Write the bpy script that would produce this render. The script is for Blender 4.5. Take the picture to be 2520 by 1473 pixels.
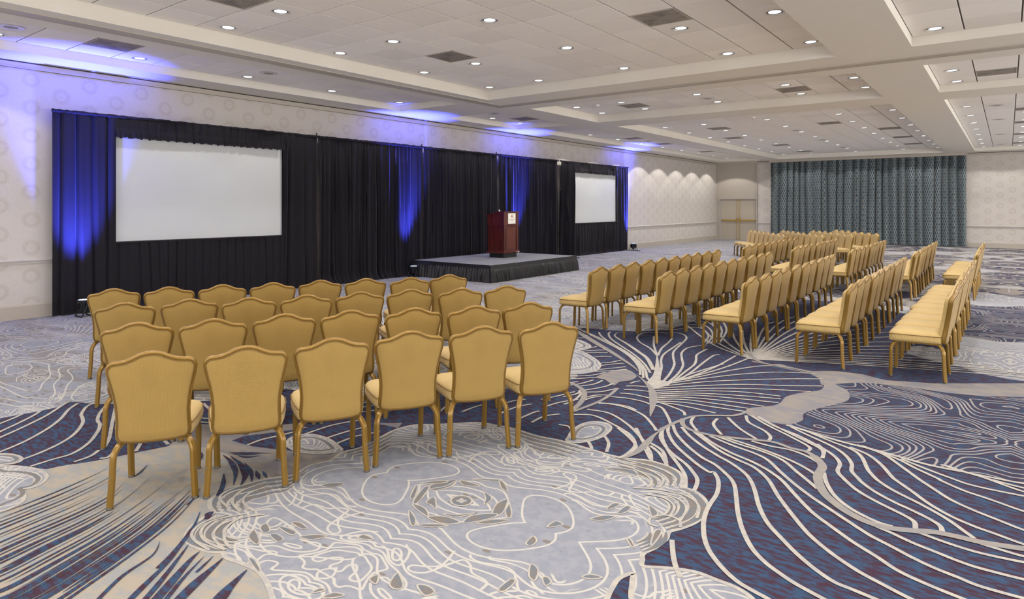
import bpy, bmesh, math, random
from mathutils import Vector, noise
random.seed(7)
sc = bpy.context.scene
for o in list(bpy.data.objects): bpy.data.objects.remove(o)
C = sc.collection
PI = math.pi
# ------------------------------------------------------------------ camera
H = 1.72                                   # lens height
FPX, CX, HY = 1608.6, 1260.0, 505.95       # focal length and horizon in a 2520x1473 frame
TH = math.atan((2480.25 - CX) / FPX)       # heading, to the left of +Y
SN, CS = math.sin(TH), math.cos(TH)
cam = bpy.data.objects.new('camera', bpy.data.cameras.new('camera')); C.objects.link(cam)
cam.location = (0, 0, H); cam.rotation_euler = (PI / 2, 0, TH)
cam.data.sensor_width = 36; cam.data.lens = 36 * FPX / 2520
cam.data.shift_y = -(736.5 - HY) / 2520
cam.data.clip_start = .05; cam.data.clip_end = 200
sc.camera = cam
# ------------------------------------------------------------------ world, exposure
w = bpy.data.worlds.new('world'); sc.world = w; w.use_nodes = True
w.node_tree.nodes['Background'].inputs[0].default_value = (.8, .85, 1, 1)
w.node_tree.nodes['Background'].inputs[1].default_value = .3
sc.view_settings.view_transform = 'Standard'; sc.view_settings.look = 'None'
sc.view_settings.gamma = 1; sc.view_settings.use_curve_mapping = False
sc.view_settings.exposure = 0.06
SPOT_W = 66.0          # each ceiling downlight, its beam
POOL_W = 0.0           # each ceiling downlight, the wide spill of its reflector
WASH_W = 125.0           # downlights close to the stage-side wall
BLUE_W = 5600.0          # blue floor uplights

def soft(name, loc, size, rot, watt, col=(1., .97, .93)):
    L = bpy.data.lights.new(name, 'AREA'); L.shape = 'RECTANGLE'; L.size, L.size_y = size; L.energy = watt; L.color = col
    o = bpy.data.objects.new(name, L); C.objects.link(o); o.location = loc; o.rotation_euler = rot
# added fill lamps, unseen: three along the right wall, one behind the camera
SIDE_W, BACK_W = 520.0, 520.0
for yy in (3.0, 14.0, 25.0): soft('side_fill', (8.7, yy, 1.9), (10.5, 2.8), (PI/2, 0, PI/2), SIDE_W)
soft('rear_fill', (-2.0, -5.15, 1.9), (16.0, 2.8), (PI/2, 0, 0), BACK_W)

def pl(px, py, z=0.):
    d = FPX * (H - z) / (py - HY); l = (px - CX) / FPX * d
    return (-SN * d + CS * l, CS * d + SN * l)
# ------------------------------------------------------------------ tagging / linking
def tag(o, label=None, category=None, group=None, kind=None):
    cat = category
    if label: o['label'] = label
    if cat: o['category'] = cat
    if group: o['group'] = group
    if kind: o['kind'] = kind
    return o
def empty(name, loc=(0, 0, 0), rz=0., **k):
    o = bpy.data.objects.new(name, None); C.objects.link(o)
    o.location = loc; o.rotation_euler = (0, 0, rz); o.empty_display_size = .1
    return tag(o, **k)
class MB:
    def __init__(s): s.v = []; s.f = []; s.m = []
    def add(s, vs, fs, m=0):
        n = len(s.v); s.v += [tuple(p) for p in vs]; s.f += [tuple(i + n for i in f) for f in fs]; s.m += [m] * len(fs); return s
    def box(s, a, b, m=0):
        x0, y0, z0 = a; x1, y1, z1 = b
        return s.add([(x0,y0,z0),(x1,y0,z0),(x1,y1,z0),(x0,y1,z0),(x0,y0,z1),(x1,y0,z1),(x1,y1,z1),(x0,y1,z1)],
                     [(0,3,2,1),(4,5,6,7),(0,1,5,4),(1,2,6,5),(2,3,7,6),(3,0,4,7)], m)
    def rings(s, R, cap0=True, cap1=True, closed=True, m=0):
        n = len(R[0]); vs = [p for r in R for p in r]; fs = []
        for i in range(len(R) - 1):
            for j in range(n if closed else n - 1):
                k = (j + 1) % n
                fs.append((i*n+j, i*n+k, (i+1)*n+k, (i+1)*n+j))
        if cap0: fs.append(tuple(range(n))[::-1])
        if cap1: fs.append(tuple(range((len(R)-1)*n, len(R)*n)))
        return s.add(vs, fs, m)
    def lathe(s, prof, c=(0, 0, 0), n=24, m=0):
        R = [[(c[0] + r*math.cos(2*PI*i/n), c[1] + r*math.sin(2*PI*i/n), c[2] + z) for i in range(n)] for r, z in prof]
        return s.rings(R, m=m)
    def tube(s, P, r, n=8, m=0, r2=None, up=None, cap=True, closed=False):
        P = [Vector(p) for p in P]; R = []; N = len(P)
        ref = Vector(up) if up else None
        for i, p in enumerate(P):
            if closed: t = P[(i+1) % N] - P[i-1]
            else: t = P[min(i+1, N-1)] - P[max(i-1, 0)]
            t.normalize()
            if ref is None: ref = Vector((0, 0, 1)) if abs(t.z) < .9 else Vector((1, 0, 0))
            a = ref - t * ref.dot(t); a.normalize(); b = t.cross(a)
            if not up: ref = a
            rr = r[i] if isinstance(r, (list, tuple)) else r
            q = (r2 if r2 else rr)
            R.append([tuple(p + a*rr*math.cos(2*PI*j/n) + b*q*math.sin(2*PI*j/n)) for j in range(n)])
        if closed: R.append(R[0]); return s.rings(R, False, False, m=m)
        return s.rings(R, cap, cap, m=m)
    def mesh(s, name, mats, smooth=False, angle=None):
        me = bpy.data.meshes.new(name); me.from_pydata(s.v, [], s.f)
        for x in (mats if isinstance(mats, (list, tuple)) else [mats]): me.materials.append(x)
        if any(s.m): me.polygons.foreach_set('material_index', s.m)
        if smooth:
            me.polygons.foreach_set('use_smooth', [True] * len(me.polygons))
            if angle is not None: me.set_sharp_from_angle(angle=math.radians(angle))
        me.update(); return me
    def build(s, name, mats, parent=None, smooth=False, angle=40, loc=None, **k):
        o = bpy.data.objects.new(name, s.mesh(name, mats, smooth, angle)); C.objects.link(o)
        if parent: o.parent = parent
        if loc: o.location = loc
        return tag(o, **k)
def inst(src, name=None, parent=None, loc=None, rz=None, link=True):
    o = src.copy(); C.objects.link(o)
    if parent is not None: o.parent = parent
    if loc is not None: o.location = loc
    if rz is not None: o.rotation_euler = (0, 0, rz)
    return o
def copy_tree(o, parent=None):
    c = o.copy(); C.objects.link(c); c.parent = parent
    for ch in KIDS.get(o.name, []): 
        d = copy_tree(ch, c)
    return c
KIDS = {}
def note_kids(root):
    KIDS[root.name] = [c for c in bpy.data.objects if c.parent == root]
    for c in KIDS[root.name]: note_kids(c)
ORD = ['zeroth','first','second','third','fourth','fifth','sixth','seventh','eighth','ninth','tenth','eleventh','twelfth']
# ------------------------------------------------------------------ node shorthand
class S:
    """a socket with arithmetic"""
    def __init__(s, g, k): s.g = g; s.k = k
    def _m(s, op, *a):
        n = s.g.nt.nodes.new('ShaderNodeMath'); n.operation = op
        for i, x in enumerate((s,) + a):
            if isinstance(x, S): s.g.nt.links.new(x.k, n.inputs[i])
            else: n.inputs[i].default_value = x
        return S(s.g, n.outputs[0])
    def __add__(s, o): return s._m('ADD', o)
    __radd__ = __add__
    def __sub__(s, o): return s._m('SUBTRACT', o)
    def __rsub__(s, o): return (s * -1) + o
    def __mul__(s, o): return s._m('MULTIPLY', o)
    __rmul__ = __mul__
    def __truediv__(s, o): return s._m('DIVIDE', o)
    def abs(s): return s._m('ABSOLUTE')
    def sin(s): return s._m('SINE')
    def cos(s): return s._m('COSINE')
    def fract(s): return s._m('FRACT')
    def floor(s): return s._m('FLOOR')
    def sqrt(s): return s._m('SQRT')
    def pp(s, x): return s._m('PINGPONG', x)
    def mod(s, x): return s._m('FLOORED_MODULO', x)
    def min(s, x): return s._m('MINIMUM', x)
    def max(s, x): return s._m('MAXIMUM', x)
    def lt(s, x): return s._m('LESS_THAN', x)
    def gt(s, x): return s._m('GREATER_THAN', x)
    def pow(s, x): return s._m('POWER', x)
    def atan2(s, x): return s._m('ARCTAN2', x)
    def smooth(s, a, b):
        n = s.g.nt.nodes.new('ShaderNodeMapRange'); n.interpolation_type = 'SMOOTHSTEP'
        s.g.nt.links.new(s.k, n.inputs[0]); n.inputs[1].default_value = a; n.inputs[2].default_value = b
        return S(s.g, n.outputs[0])
class G:
    def __init__(s, name):
        s.mat = bpy.data.materials.new(name); s.mat.use_nodes = True; s.nt = s.mat.node_tree
        s.b = s.nt.nodes['Principled BSDF']
    def pos(s, kind='Generated'):
        if kind == 'World':
            n = s.nt.nodes.new('ShaderNodeNewGeometry'); v = n.outputs['Position']
        else:
            n = s.nt.nodes.new('ShaderNodeTexCoord'); v = n.outputs[kind]
        q = s.nt.nodes.new('ShaderNodeSeparateXYZ'); s.nt.links.new(v, q.inputs[0])
        return [S(s, q.outputs[i]) for i in range(3)]
    def rnd(s):
        n = s.nt.nodes.new('ShaderNodeObjectInfo'); return S(s, n.outputs['Random'])
    def vec(s, x, y, z=0.):
        n = s.nt.nodes.new('ShaderNodeCombineXYZ')
        for i, a in enumerate((x, y, z)):
            if isinstance(a, S): s.nt.links.new(a.k, n.inputs[i])
            else: n.inputs[i].default_value = a
        return n.outputs[0]
    def noise(s, v, scale, detail=2., rough=.5, dist=0.):
        n = s.nt.nodes.new('ShaderNodeTexNoise'); s.nt.links.new(v, n.inputs['Vector'])
        n.inputs['Scale'].default_value = scale; n.inputs['Detail'].default_value = detail
        n.inputs['Roughness'].default_value = rough; n.inputs['Distortion'].default_value = dist
        return S(s, n.outputs[0])
    def voro(s, v, scale, feature='F1', rnd=1.):
        n = s.nt.nodes.new('ShaderNodeTexVoronoi'); s.nt.links.new(v, n.inputs['Vector']); n.feature = feature
        n.inputs['Scale'].default_value = scale; n.inputs['Randomness'].default_value = rnd
        return S(s, n.outputs['Distance'])
    def mix(s, f, a, b):
        n = s.nt.nodes.new('ShaderNodeMix'); n.data_type = 'RGBA'
        for i, x in ((0, f), (6, a), (7, b)):
            if isinstance(x, S): s.nt.links.new(x.k, n.inputs[i])
            elif i == 0: n.inputs[i].default_value = x
            else: n.inputs[i].default_value = (*x, 1)
        return S(s, n.outputs[2])
    def out(s, col, rough=.6, metal=0., bump=None, bd=.002, bs=1., sheen=0., sr=.5, spec=None, em=None, es=0., coat=0.):
        def put(nm, x):
            if isinstance(x, S): s.nt.links.new(x.k, s.b.inputs[nm])
            elif isinstance(x, tuple): s.b.inputs[nm].default_value = (*x, 1)
            else: s.b.inputs[nm].default_value = x
        put('Base Color', col); put('Roughness', rough); put('Metallic', metal)
        if sheen: put('Sheen Weight', sheen); put('Sheen Roughness', sr)
        if spec is not None: put('Specular IOR Level', spec)
        if coat: put('Coat Weight', coat); put('Coat Roughness', .15)
        if em: put('Emission Color', em); put('Emission Strength', es)
        if bump is not None:
            n = s.nt.nodes.new('ShaderNodeBump'); s.nt.links.new(bump.k, n.inputs['Height'])
            n.inputs['Distance'].default_value = bd; n.inputs['Strength'].default_value = bs
            s.nt.links.new(n.outputs[0], s.b.inputs['Normal'])
        return s.mat
def lin(r, g, b):
    f = lambda c: (c/255)/12.92 if c <= 10 else ((c/255+.055)/1.055)**2.4
    return (f(r), f(g), f(b))
def plain(name, col, rough=.6, metal=0., var=.06, scale=8., **k):
    g = G(name); x, y, z = g.pos('Object'); n = g.noise(g.vec(x, y, z), scale, 3)
    a = tuple(c*(1-var) for c in col); b = tuple(min(1, c*(1+var)) for c in col)
    return g.out(g.mix(n, a, b), rough, metal, **k)
# ------------------------------------------------------------------ materials
M = {}
M['paint'] = plain('ceiling_paint', lin(218,213,204), .75, var=.02)
def tile_mat():
    g = G('ceiling_tile'); x, y, z = g.pos('World'); v = g.vec(x, y, z)
    f = g.noise(v, 160, 2, .7); r = g.rnd()
    c = g.mix(r, lin(228,223,218), lin(238,234,230))
    c = g.mix(f.gt(.62) * .25, c, lin(180,175,170))
    return g.out(c, .9, bump=f, bd=.001, bs=.5)
M['tile'] = tile_mat()
M['grid'] = plain('ceiling_grid_recess', lin(84,77,72), .8)
def vent_mat():
    g = G('vent_perforated_steel'); x, y, z = g.pos('Object'); 
    d = g.voro(g.vec(x, y, 0.), 70, 'F1', 0.)
    n = g.noise(g.vec(x, y, 0.), 5, 4, .6, .6); dust = n.smooth(.4, .7)
    c = g.mix(dust, lin(150,142,134), lin(104,98,92)); c = g.mix(d.lt(.28)*.5, c, lin(70,66,62))
    return g.out(c, .6)
M['vent'] = vent_mat()
M['spk'] = plain('speaker_grille', lin(150,146,142), .6)
def wallpaper():
    g = G('wallpaper_sunbursts'); x, y, z = g.pos('World')
    P, Q = .80, .43
    u = x + y
    fine = g.noise(g.vec(u, z, 0.), 60, 3, .6, 1.2)
    def ring(du, dv):
        a = ((u + du) / P).fract() * P - P/2; b = ((z + dv) / Q).fract() * Q - Q/2
        r = (a*a + b*b).sqrt(); th = b.atan2(a)
        rr = r + (th * 16).sin() * .006
        band = rr.smooth(.045, .085) * (1 - rr.smooth(.095, .145))
        core = 1 - r.smooth(.0, .06)
        return band, core
    b1, c1 = ring(0, 0); b2, c2 = ring(P/2, Q/2)
    band = b1.max(b2); core = c1.max(c2)
    band = band * (fine.smooth(.42, .58) * .85 + .15)
    base = g.mix(fine.smooth(.3, .7), lin(190,184,178), lin(200,194,188))
    c = g.mix(band * .6, base, lin(166,156,142))
    c = g.mix(core * .3, c, lin(180,174,163))
    return g.out(c, .7, bump=fine, bd=.0006, bs=.3)
M['paper'] = wallpaper()
M['trim'] = plain('trim_taupe_paint', lin(176,168,157), .5, var=.02)
M['trim_dark'] = plain('shadow_gap', lin(60,54,50), .8)
M['rail'] = plain('chair_rail_paint', lin(196,190,184), .45, var=.02)
M['doorpaint'] = plain('door_paint', lin(172,163,148), .5, var=.02)
M['brass'] = plain('brass', lin(190,158,84), .3, .85, var=.1)
def velvet(name, col, edge):
    g = G(name); x, y, z = g.pos('World'); n = g.noise(g.vec(x, y, z), 260, 2, .7)
    return g.out(g.mix(n, col, edge), .85, sheen=.10, sr=.3, spec=.2, bump=n, bd=.001, bs=.6)
M['velvet'] = velvet('black_velour', (.007,.006,.009), (.018,.016,.021))
M['skirtm'] = plain('black_satin_skirt', (.008,.008,.011), .45, sheen=.08)
M['screen'] = plain('screen_fabric', lin(196,199,200), .8, var=.01, scale=2)
M['black'] = plain('black_enamel', (.012,.012,.014), .35)
M['glide'] = plain('glide_metal', lin(84,80,74), .4, .6); M['steel'] = plain('steel', lin(150,150,152), .35, .8)
M['white'] = plain('white_plastic', lin(225,224,220), .45)
M['rubber'] = plain('black_rubber', (.02,.02,.02), .8)
def glow(name, col, s):
    g = G(name); return g.out(col, .4, em=col, es=s)
def lens_mat():
    g = G('downlight_lens'); x, y, z = g.pos('Object'); r = (x*x + y*y).sqrt(); th = y.atan2(x)
    f = ((r*150).sin() * (th*9).sin()).smooth(-.6, .6)
    c = g.mix(f, (.70,.85,1.), (1.,1.,1.))
    return g.out((.8,.8,.8), .3, em=c, es=2.2)
M['lens'] = lens_mat()
M['ledblue'] = glow('blue_led', (.03,.08,1.), 2.5)
M['ledwhite'] = glow('led_core', (.45,.6,1.), 4)
M['lamp_trim'] = plain('downlight_trim', lin(205,203,200), .35, .3)
def curtain_mat():
    g = G('teal_lattice_curtain'); u, v, _ = g.pos('UV')
    s = (v * 2*PI / .25).sin() * .0225
    A = ((u + s) / .09).fract() * .09 - .045
    B = ((u - s + .045) / .09).fract() * .09 - .045
    d = A.abs().min(B.abs())
    line = 1 - d.smooth(.003, .0075)
    n = g.noise(g.vec(u, v, 0.), 9, 3)
    base = g.mix(n.smooth(.35, .65), lin(40,62,80), lin(66,92,104))
    base = g.mix((B*A).gt(0.) * .35, base, lin(48,66,92))
    return g.out(g.mix(line*.9, base, lin(186,184,166)), .75, sheen=.2)
M['curtain'] = curtain_mat()
def fabric(name, a, b, ax=(0, 2)):
    g = G(name); P = g.pos('Object'); u, v = P[ax[0]], P[ax[1]]
    row = v / .006
    wv = ((u * 2*PI/.013 + (row*PI).sin()*1.2).sin() * .25 + row).fract()
    h = (wv * PI).sin()
    big = g.noise(g.vec(P[0], P[1], P[2]), 6, 3); r = g.rnd()
    c = g.mix(h.smooth(.1, .8)*.8 + .1, a, b)
    c = g.mix(big.smooth(.35, .75) * .18, c, tuple(x*.8 for x in a)); c = g.mix(r * .14, c, tuple(min(1, x*1.12) for x in b))
    return g.out(c, .72, bump=h, bd=.0008, bs=.3, sheen=.12)
M['gold_back'] = fabric('gold_weave_back', lin(120,93,38), lin(158,129,66))
M['gold_lit'] = fabric('gold_weave_lit', lin(160,132,76), lin(186,160,104), (0, 1))  # same gold as the back, paler: light from above put into the colour
M['goldmetal'] = plain('gold_frame', lin(130,100,40), .30, .35, var=.08, scale=30, coat=.15)
M['welt'] = plain('gold_welt', lin(112,84,36), .6)
def wood(name, a, b, rough=.3):
    g = G(name); x, y, z = g.pos('Object'); n = g.noise(g.vec(x*26, y*26, z*1.6), 1., 4, .6, .8)
    return g.out(g.mix(n.smooth(.3, .7), a, b), rough, coat=.25)
M['mahog'] = wood('mahogany', lin(62,17,15), lin(92,36,28))
M['mahog2'] = wood('mahogany_panel', lin(66,22,17), lin(100,44,33))
def deck_mat():
    g = G('stage_carpet'); x, y, z = g.pos('World'); n = g.noise(g.vec(x, y, z), 120, 3, .8)
    return g.out(g.mix(n.smooth(.35, .65), lin(84,86,88), lin(152,152,150)), .95)
M['deck'] = deck_mat()
M['sign'] = plain('sign_board', lin(232,229,222), .5)
M['logo_gold'] = plain('logo_gold', lin(176,110,48), .5)
M['logo_dark'] = plain('logo_dark', lin(70,58,52), .5)
M['sign_grey'] = plain('sign_ink_grey', lin(128,122,116), .6)
# ------------------------------------------------------------------ room shell
XL, XR, YN, YF = -11.93, 8.85, -5.3, 33.05
ZS = 3.906
def struct(name, mb, mat, **k): return mb.build(name, mat, kind='structure', **k)
struct('wall_left', MB().box((XL-.15, YN, 0), (XL, YF, 4.2)), M['paper'])
struct('wall_right', MB().box((XR, YN, 0), (XR+.15, YF, 4.2)), M['paper'])
struct('wall_back', MB().box((XL, YN-.15, 0), (XR, YN, 4.2)), M['paper'])
DX0, DX1 = -11.70, -9.90
struct('wall_front', MB().box((-9.86, YF, 0), (XR, YF+.15, 4.2)), M['paper'])
m = MB(); m.box((XL, YF, 2.06), (-9.86, YF+.15, 4.2)).box((XL, YF, 0), (DX0-.06, YF+.15, 2.06)).box((DX1+.04, YF, 0), (-9.86, YF+.15, 2.06))
m.box((-9.90, YF-.05, 0), (-9.86, YF, 3.82)).box((XL, YF-.05, 3.82), (-9.86, YF, ZS)).box((XL, YF-.05, 0), (XL+.06, YF, 3.82))
m.box((DX0-.06, YF-.03, 2.06), (DX1+.04, YF, 2.12)).box((DX0-.06, YF-.03, 0), (DX0, YF, 2.06)).box((DX1, YF-.03, 0), (DX1+.04, YF, 2.06))
struct('trim_2', m, M['trim'])
# crown band with its shadow gap, chair rails, skirting
def crown(name, a, b, mat=None):
    return struct(name, MB().box(a, b), mat or M['trim'])
struct('trim_1', MB().box((XL, YN, 3.80), (XL+.03, YF, 3.886)).box((XL, YN, 3.800), (XL+.034, YF, 3.808)), M['trim'])
struct('trim_3', MB().box((XL, YN, 3.886), (XL+.02, YF, ZS)), M['trim_dark'])
struct('trim_4', MB().box((-1.33, YF-.03, 3.80), (XR, YF, 3.886)).box((-9.86, YF-.03, 3.80), (-9.20, YF, 3.886)), M['trim'])
struct('trim_5', MB().box((-1.33, YF-.02, 3.886), (XR, YF, ZS)).box((-9.86, YF-.02, 3.886), (-9.20, YF, ZS)), M['trim_dark'])
def rail(mb, p, q, z, out):
    # moulded profile extruded from p to q, out = direction into the room
    prof = [(0, -.045), (.014, -.045), (.020, -.03), (.030, -.01), (.045, .006), (.047, .02), (.040, .026), (.0, .03)]
    R = []
    for c in (p, q): R.append([(c[0] + out[0]*a, c[1] + out[1]*a, z + h) for a, h in prof])
    mb.rings(R); return mb
struct('trim_6', rail(MB(), (XL, YN), (XL, YF-.05), .875, (1, 0)), M['rail'])
r = rail(MB(), (-1.33, YF), (XR, YF), .865, (0, -1)); rail(r, (-9.86, YF), (-9.2, YF), .865, (0, -1))
struct('trim_7', r, M['rail'])
def skirting(mb, p, q, out):
    prof = [(0, 0), (.018, 0), (.018, .195), (.012, .215), (.004, .228), (0, .228)]
    return mb.rings([[(c[0] + out[0]*a, c[1] + out[1]*a, h) for a, h in prof] for c in (p, q)])
struct('baseboard_left', skirting(MB(), (XL, YN), (XL, YF-.05), (1, 0)), M['trim'])
b = skirting(MB(), (-1.33, YF), (XR, YF), (0, -1)); skirting(b, (-9.86, YF), (-9.2, YF), (0, -1))
struct('baseboard_front', b, M['trim'])
struct('baseboard_right', skirting(MB(), (XR, YN), (XR, YF), (-1, 0)), M['trim'])
# curtain recess: pelmet
struct('trim_8', MB().box((-9.20, YF-.36, 3.80), (-1.33, YF-.33, ZS)).box((-9.20, YF-.33, 3.80), (-9.18, YF, ZS)).box((-1.35, YF-.33, 3.80), (-1.33, YF, ZS)), M['trim'])
# double doors
d = empty('door_1', (0, YF, 0), kind='structure')
mid = (DX0 + DX1) / 2
for a, b_ in ((DX0, mid-.004), (mid+.004, DX1)):
    m = MB().box((a, .03, .01), (b_, .075, 2.05))
    lf = m.build('door_leaf', M['doorpaint'], d)
    near = b_ - .075 if a == DX0 else a + .075
    m = MB(); m.box((a+.06 if a == DX0 else near, -.035, .955), (near if a == DX0 else b_-.06, -.005, 1.015))
    m.box((a+.06 if a == DX0 else b_-.1, -.005, .96), (a+.1 if a == DX0 else b_-.06, .03, 1.01)); m.build('push_bar', M['brass'], lf, label='brass push bar')
    m = MB().box((near-.035, -.05, .90), (near+.035, .03, 1.08)); m.build('latch_case', M['brass'], lf)
    m = MB().tube([(near, 0, .02), (near, 0, .90)], .010).tube([(near, 0, 1.08), (near, 0, 2.04)], .010)
    m.box((near-.02, -.02, 1.97), (near+.02, .03, 2.03)).box((near-.02, -.02, .015), (near+.02, .03, .07)); m.build('latch_rod', M['brass'], lf, smooth=False)
# wall outlet
o = MB().box((XL, 31.00, .40), (XL+.008, 31.08, .52)).build('wall_outlet', M['white'], label='small white outlet plate on the wallpapered wall left of the double doors', category='outlet')
o['category'] = 'outlet'
MB().box((XL+.008, 31.025, .43), (XL+.010, 31.055, .455)).box((XL+.008, 31.025, .465), (XL+.010, 31.055, .49)).build('socket', M['rubber'], o)
# ------------------------------------------------------------------ ceiling
xs = [XL-.1, -11.20, -9.42, -8.58, -2.0, -1.05, 5.48, 6.35, 8.13, XR+.1]
RA, RC = .613, .625
ys = [YN-.1, 10.49-24*RA, 10.49, 15.05-5*RA, 15.05, 32.06-25.5*RC, 32.06, YF+.1]
ZT = {1: 4.04, 3: 4.095, 5: 4.04, 7: 4.04}
m = MB()
for i in range(9):
    for j in range(7):
        x0, x1, y0, y1 = xs[i], xs[i+1], ys[j], ys[j+1]
        if i % 2 == 1 and j % 2 == 1:
            zt = ZT[i]
            for (ax, ay, bx, by) in ((x0,y0,x1,y0), (x1,y0,x1,y1), (x1,y1,x0,y1), (x0,y1,x0,y0)):
                m.add([(ax,ay,ZS),(bx,by,ZS),(bx,by,zt+.06),(ax,ay,zt+.06)], [(0,1,2,3)])
        else:
            m.add([(x0,y0,ZS),(x0,y1,ZS),(x1,y1,ZS),(x1,y0,ZS)], [(0,1,2,3)])
m.add([(xs[0],ys[0],4.3),(xs[0],ys[-1],4.3),(xs[-1],ys[-1],4.3),(xs[-1],ys[0],4.3)], [(0,1,2,3)])
ceil = struct('ceiling', m, M['paint'])
m = MB()
for i in (1, 3, 5, 7):
    for j in (1, 3, 5):
        z = ZT[i] + .011
        m.add([(xs[i],ys[j],z),(xs[i],ys[j+1],z),(xs[i+1],ys[j+1],z),(xs[i+1],ys[j],z)], [(0,1,2,3)])
        n = 11 if i in (3, 5) else 3; w = (xs[i+1]-xs[i]) / n
        for k in range(n+1):
            x = xs[i] + k*w; m.box((x-.0035, ys[j], z-.003), (x+.004, ys[j+1], z))
m.build('suspension_grid', M['grid'], ceil)
def tile_mesh(w, h, name):
    g, t, c = .0085, .010, .003; a, b = w/2-g, h/2-g
    mb = MB(); mb.rings([[(-a,-b,t),(a,-b,t),(a,b,t),(-a,b,t)], [(-a,-b,c),(a,-b,c),(a,b,c),(-a,b,c)], [(-a+c,-b+c,0),(a-c,-b+c,0),(a-c,b-c,0),(-a+c,b-c,0)]], False, True)
    return mb
LYA = [10.18 - 1.84*k for k in range(8)]; LYB = [12.28, 13.51, 14.75]; LYC = [16.75, 18.62, 20.50, 22.37, 24.25, 26.12, 28.0, 29.87, 31.75]
VENT = {}      # (i, j) -> list of (col, y)
VENT[(3,1)] = [(2, 7.73), (8, 7.73), (2, 4.06), (8, 4.06), (5, .4)]; VENT[(3,3)] = [(2, 14.13), (8, 14.13)]
VENT[(3,5)] = [(2, 19.87), (1, 23.0), (2, 26.7), (2, 30.45), (7, 20.5), (9, 23.0), (9, 26.1), (9, 29.3)]
VENT[(1,1)] = [(1, 4.06), (1, .4)]; VENT[(1,3)] = [(1, 14.13)]; VENT[(1,5)] = [(1, 20.4), (1, 22.9), (1, 27.6)]
VENT[(5,1)] = []; VENT[(5,3)] = [(1, 14.13)]; VENT[(5,5)] = [(2, 19.9), (2, 23.1), (2, 26.9), (2, 30.6)]
def in_view(x, y, z, mg=30):
    d = -SN*x + CS*y; l = CS*x + SN*y
    if d < .3: return False
    px = CX + FPX*l/d; py = HY - FPX*(z-H)/d
    return -mg < px < 2520+mg and -mg < py < 1473+mg
singles = []; rest = {}
vents = []
for i in (1, 3, 5, 7):
    n = 11 if i in (3, 5) else 3; w = (xs[i+1]-xs[i]) / n
    for j in (1, 3, 5):
        rh = RC if j == 5 else RA; nr = 26 if j == 5 else (24 if j == 1 else 5)
        for c in range(n):
            for r in range(nr):
                y1 = ys[j+1] - r*rh; y0 = max(ys[j], y1 - rh); yc = (y0+y1)/2; xc = xs[i] + (c+.5)*w
                vv = [v for v in VENT.get((i, j), []) if v[0] == c and abs(v[1]-yc) < rh/2]
                if vv: vents.append((i, j, xc, yc, ZT[i], w, y1-y0)); continue
                key = (round(w, 3), round(y1-y0, 3))
                if in_view(xc, yc, ZT[i]): singles.append((xc*xc + yc*yc, xc, yc, ZT[i], key))
                else: rest.setdefault(0, []).append((xc, yc, ZT[i], key))
singles.sort()
tm = {}
for d2, x, y, z, key in singles[:300]:
    if key not in tm: tm[key] = tile_mesh(key[0], key[1], 't').mesh('ceiling_tile', M['tile'])
    o = bpy.data.objects.new('tile', tm[key]); C.objects.link(o); o.parent = ceil; o.location = (x, y, z)
m = MB()
for x, y, z, key in [(s[1], s[2], s[3], s[4]) for s in singles[300:]] + rest.get(0, []):
    t = tile_mesh(key[0], key[1], 't'); m.add([(p[0]+x, p[1]+y, p[2]+z) for p in t.v], t.f)
m.build('tiles_beyond', M['tile'], ceil, kind='stuff')
# partition tracks set in the soffit
TX, TY = -8.99, 11.39
def lbox(mb, off0, off1, z0, z1, mm=0):
    mb.box((TX+off0, YN, z0), (TX+off1, TY-off0, z1), mm); mb.box((TX+off1, TY-off1, z0), (XR, TY-off0, z1), mm)
m = MB(); lbox(m, .012, .19, ZS-.012, ZS+.001); lbox(m, -.055, -.018, ZS-.012, ZS+.001)
tr = struct('trim_9', m, M['trim'])
m = MB(); lbox(m, -.018, .012, ZS-.004, ZS+.0005); m.build('track_slot', M['trim_dark'], tr)

# downlights
NAMEC = {1: 'stage wall strip', 3: 'middle bay', 5: 'right bay', 7: 'outer strip'}
NAMEJ = {1: 'nearest', 3: 'second', 5: 'farthest'}
def downlight_proto():
    root = empty('downlight', (0, 0, 0), category='ceiling light')
    m = MB(); m.lathe([(.112, .0), (.116, -.004), (.108, -.008), (.098, -.006), (.094, .004)], n=28); m.rings
    t = m.build('trim_ring', M['lamp_trim'], root, smooth=True)
    m = MB(); m.lathe([(.094, .004), (.07, -.001), (.03, -.0045), (.0005, -.005)], n=28)
    l = m.build('lens', M['lens'], root, smooth=True)
    return root
DL = downlight_proto(); note_kids(DL)
def lamp_data(name, watt, col, size, blend, rad):
    L = bpy.data.lights.new(name, 'SPOT'); L.energy = watt; L.color = col; L.spot_size = math.radians(size); L.spot_blend = blend; L.shadow_soft_size = rad
    return L
WARM = (1., .955, .90)
LN = lamp_data('downlight_beam', SPOT_W, WARM, 118, .14, .07)
LW = lamp_data('downlight_wash', WASH_W, WARM, 112, .10, .05); LW1 = lamp_data('downlight_wash_near', WASH_W*.42, WARM, 112, .2, .06)
PT = lamp_data('downlight_spill', POOL_W, WARM, 172, .5, .08)
first = [True]
def downlight(x, y, z, label, group, wash=False):
    if first[0]: r = DL; first[0] = False
    else: r = copy_tree(DL)
    r.location = (x, y, z); r['label'] = label; r['group'] = group
    for L in [(LN if not wash else (LW if y > 17 else LW1))] + ([PT] if POOL_W > 0 else []):
        lo = bpy.data.objects.new('light', L); C.objects.link(lo); lo.parent = r; lo.location = (0, 0, -.02)
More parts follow.
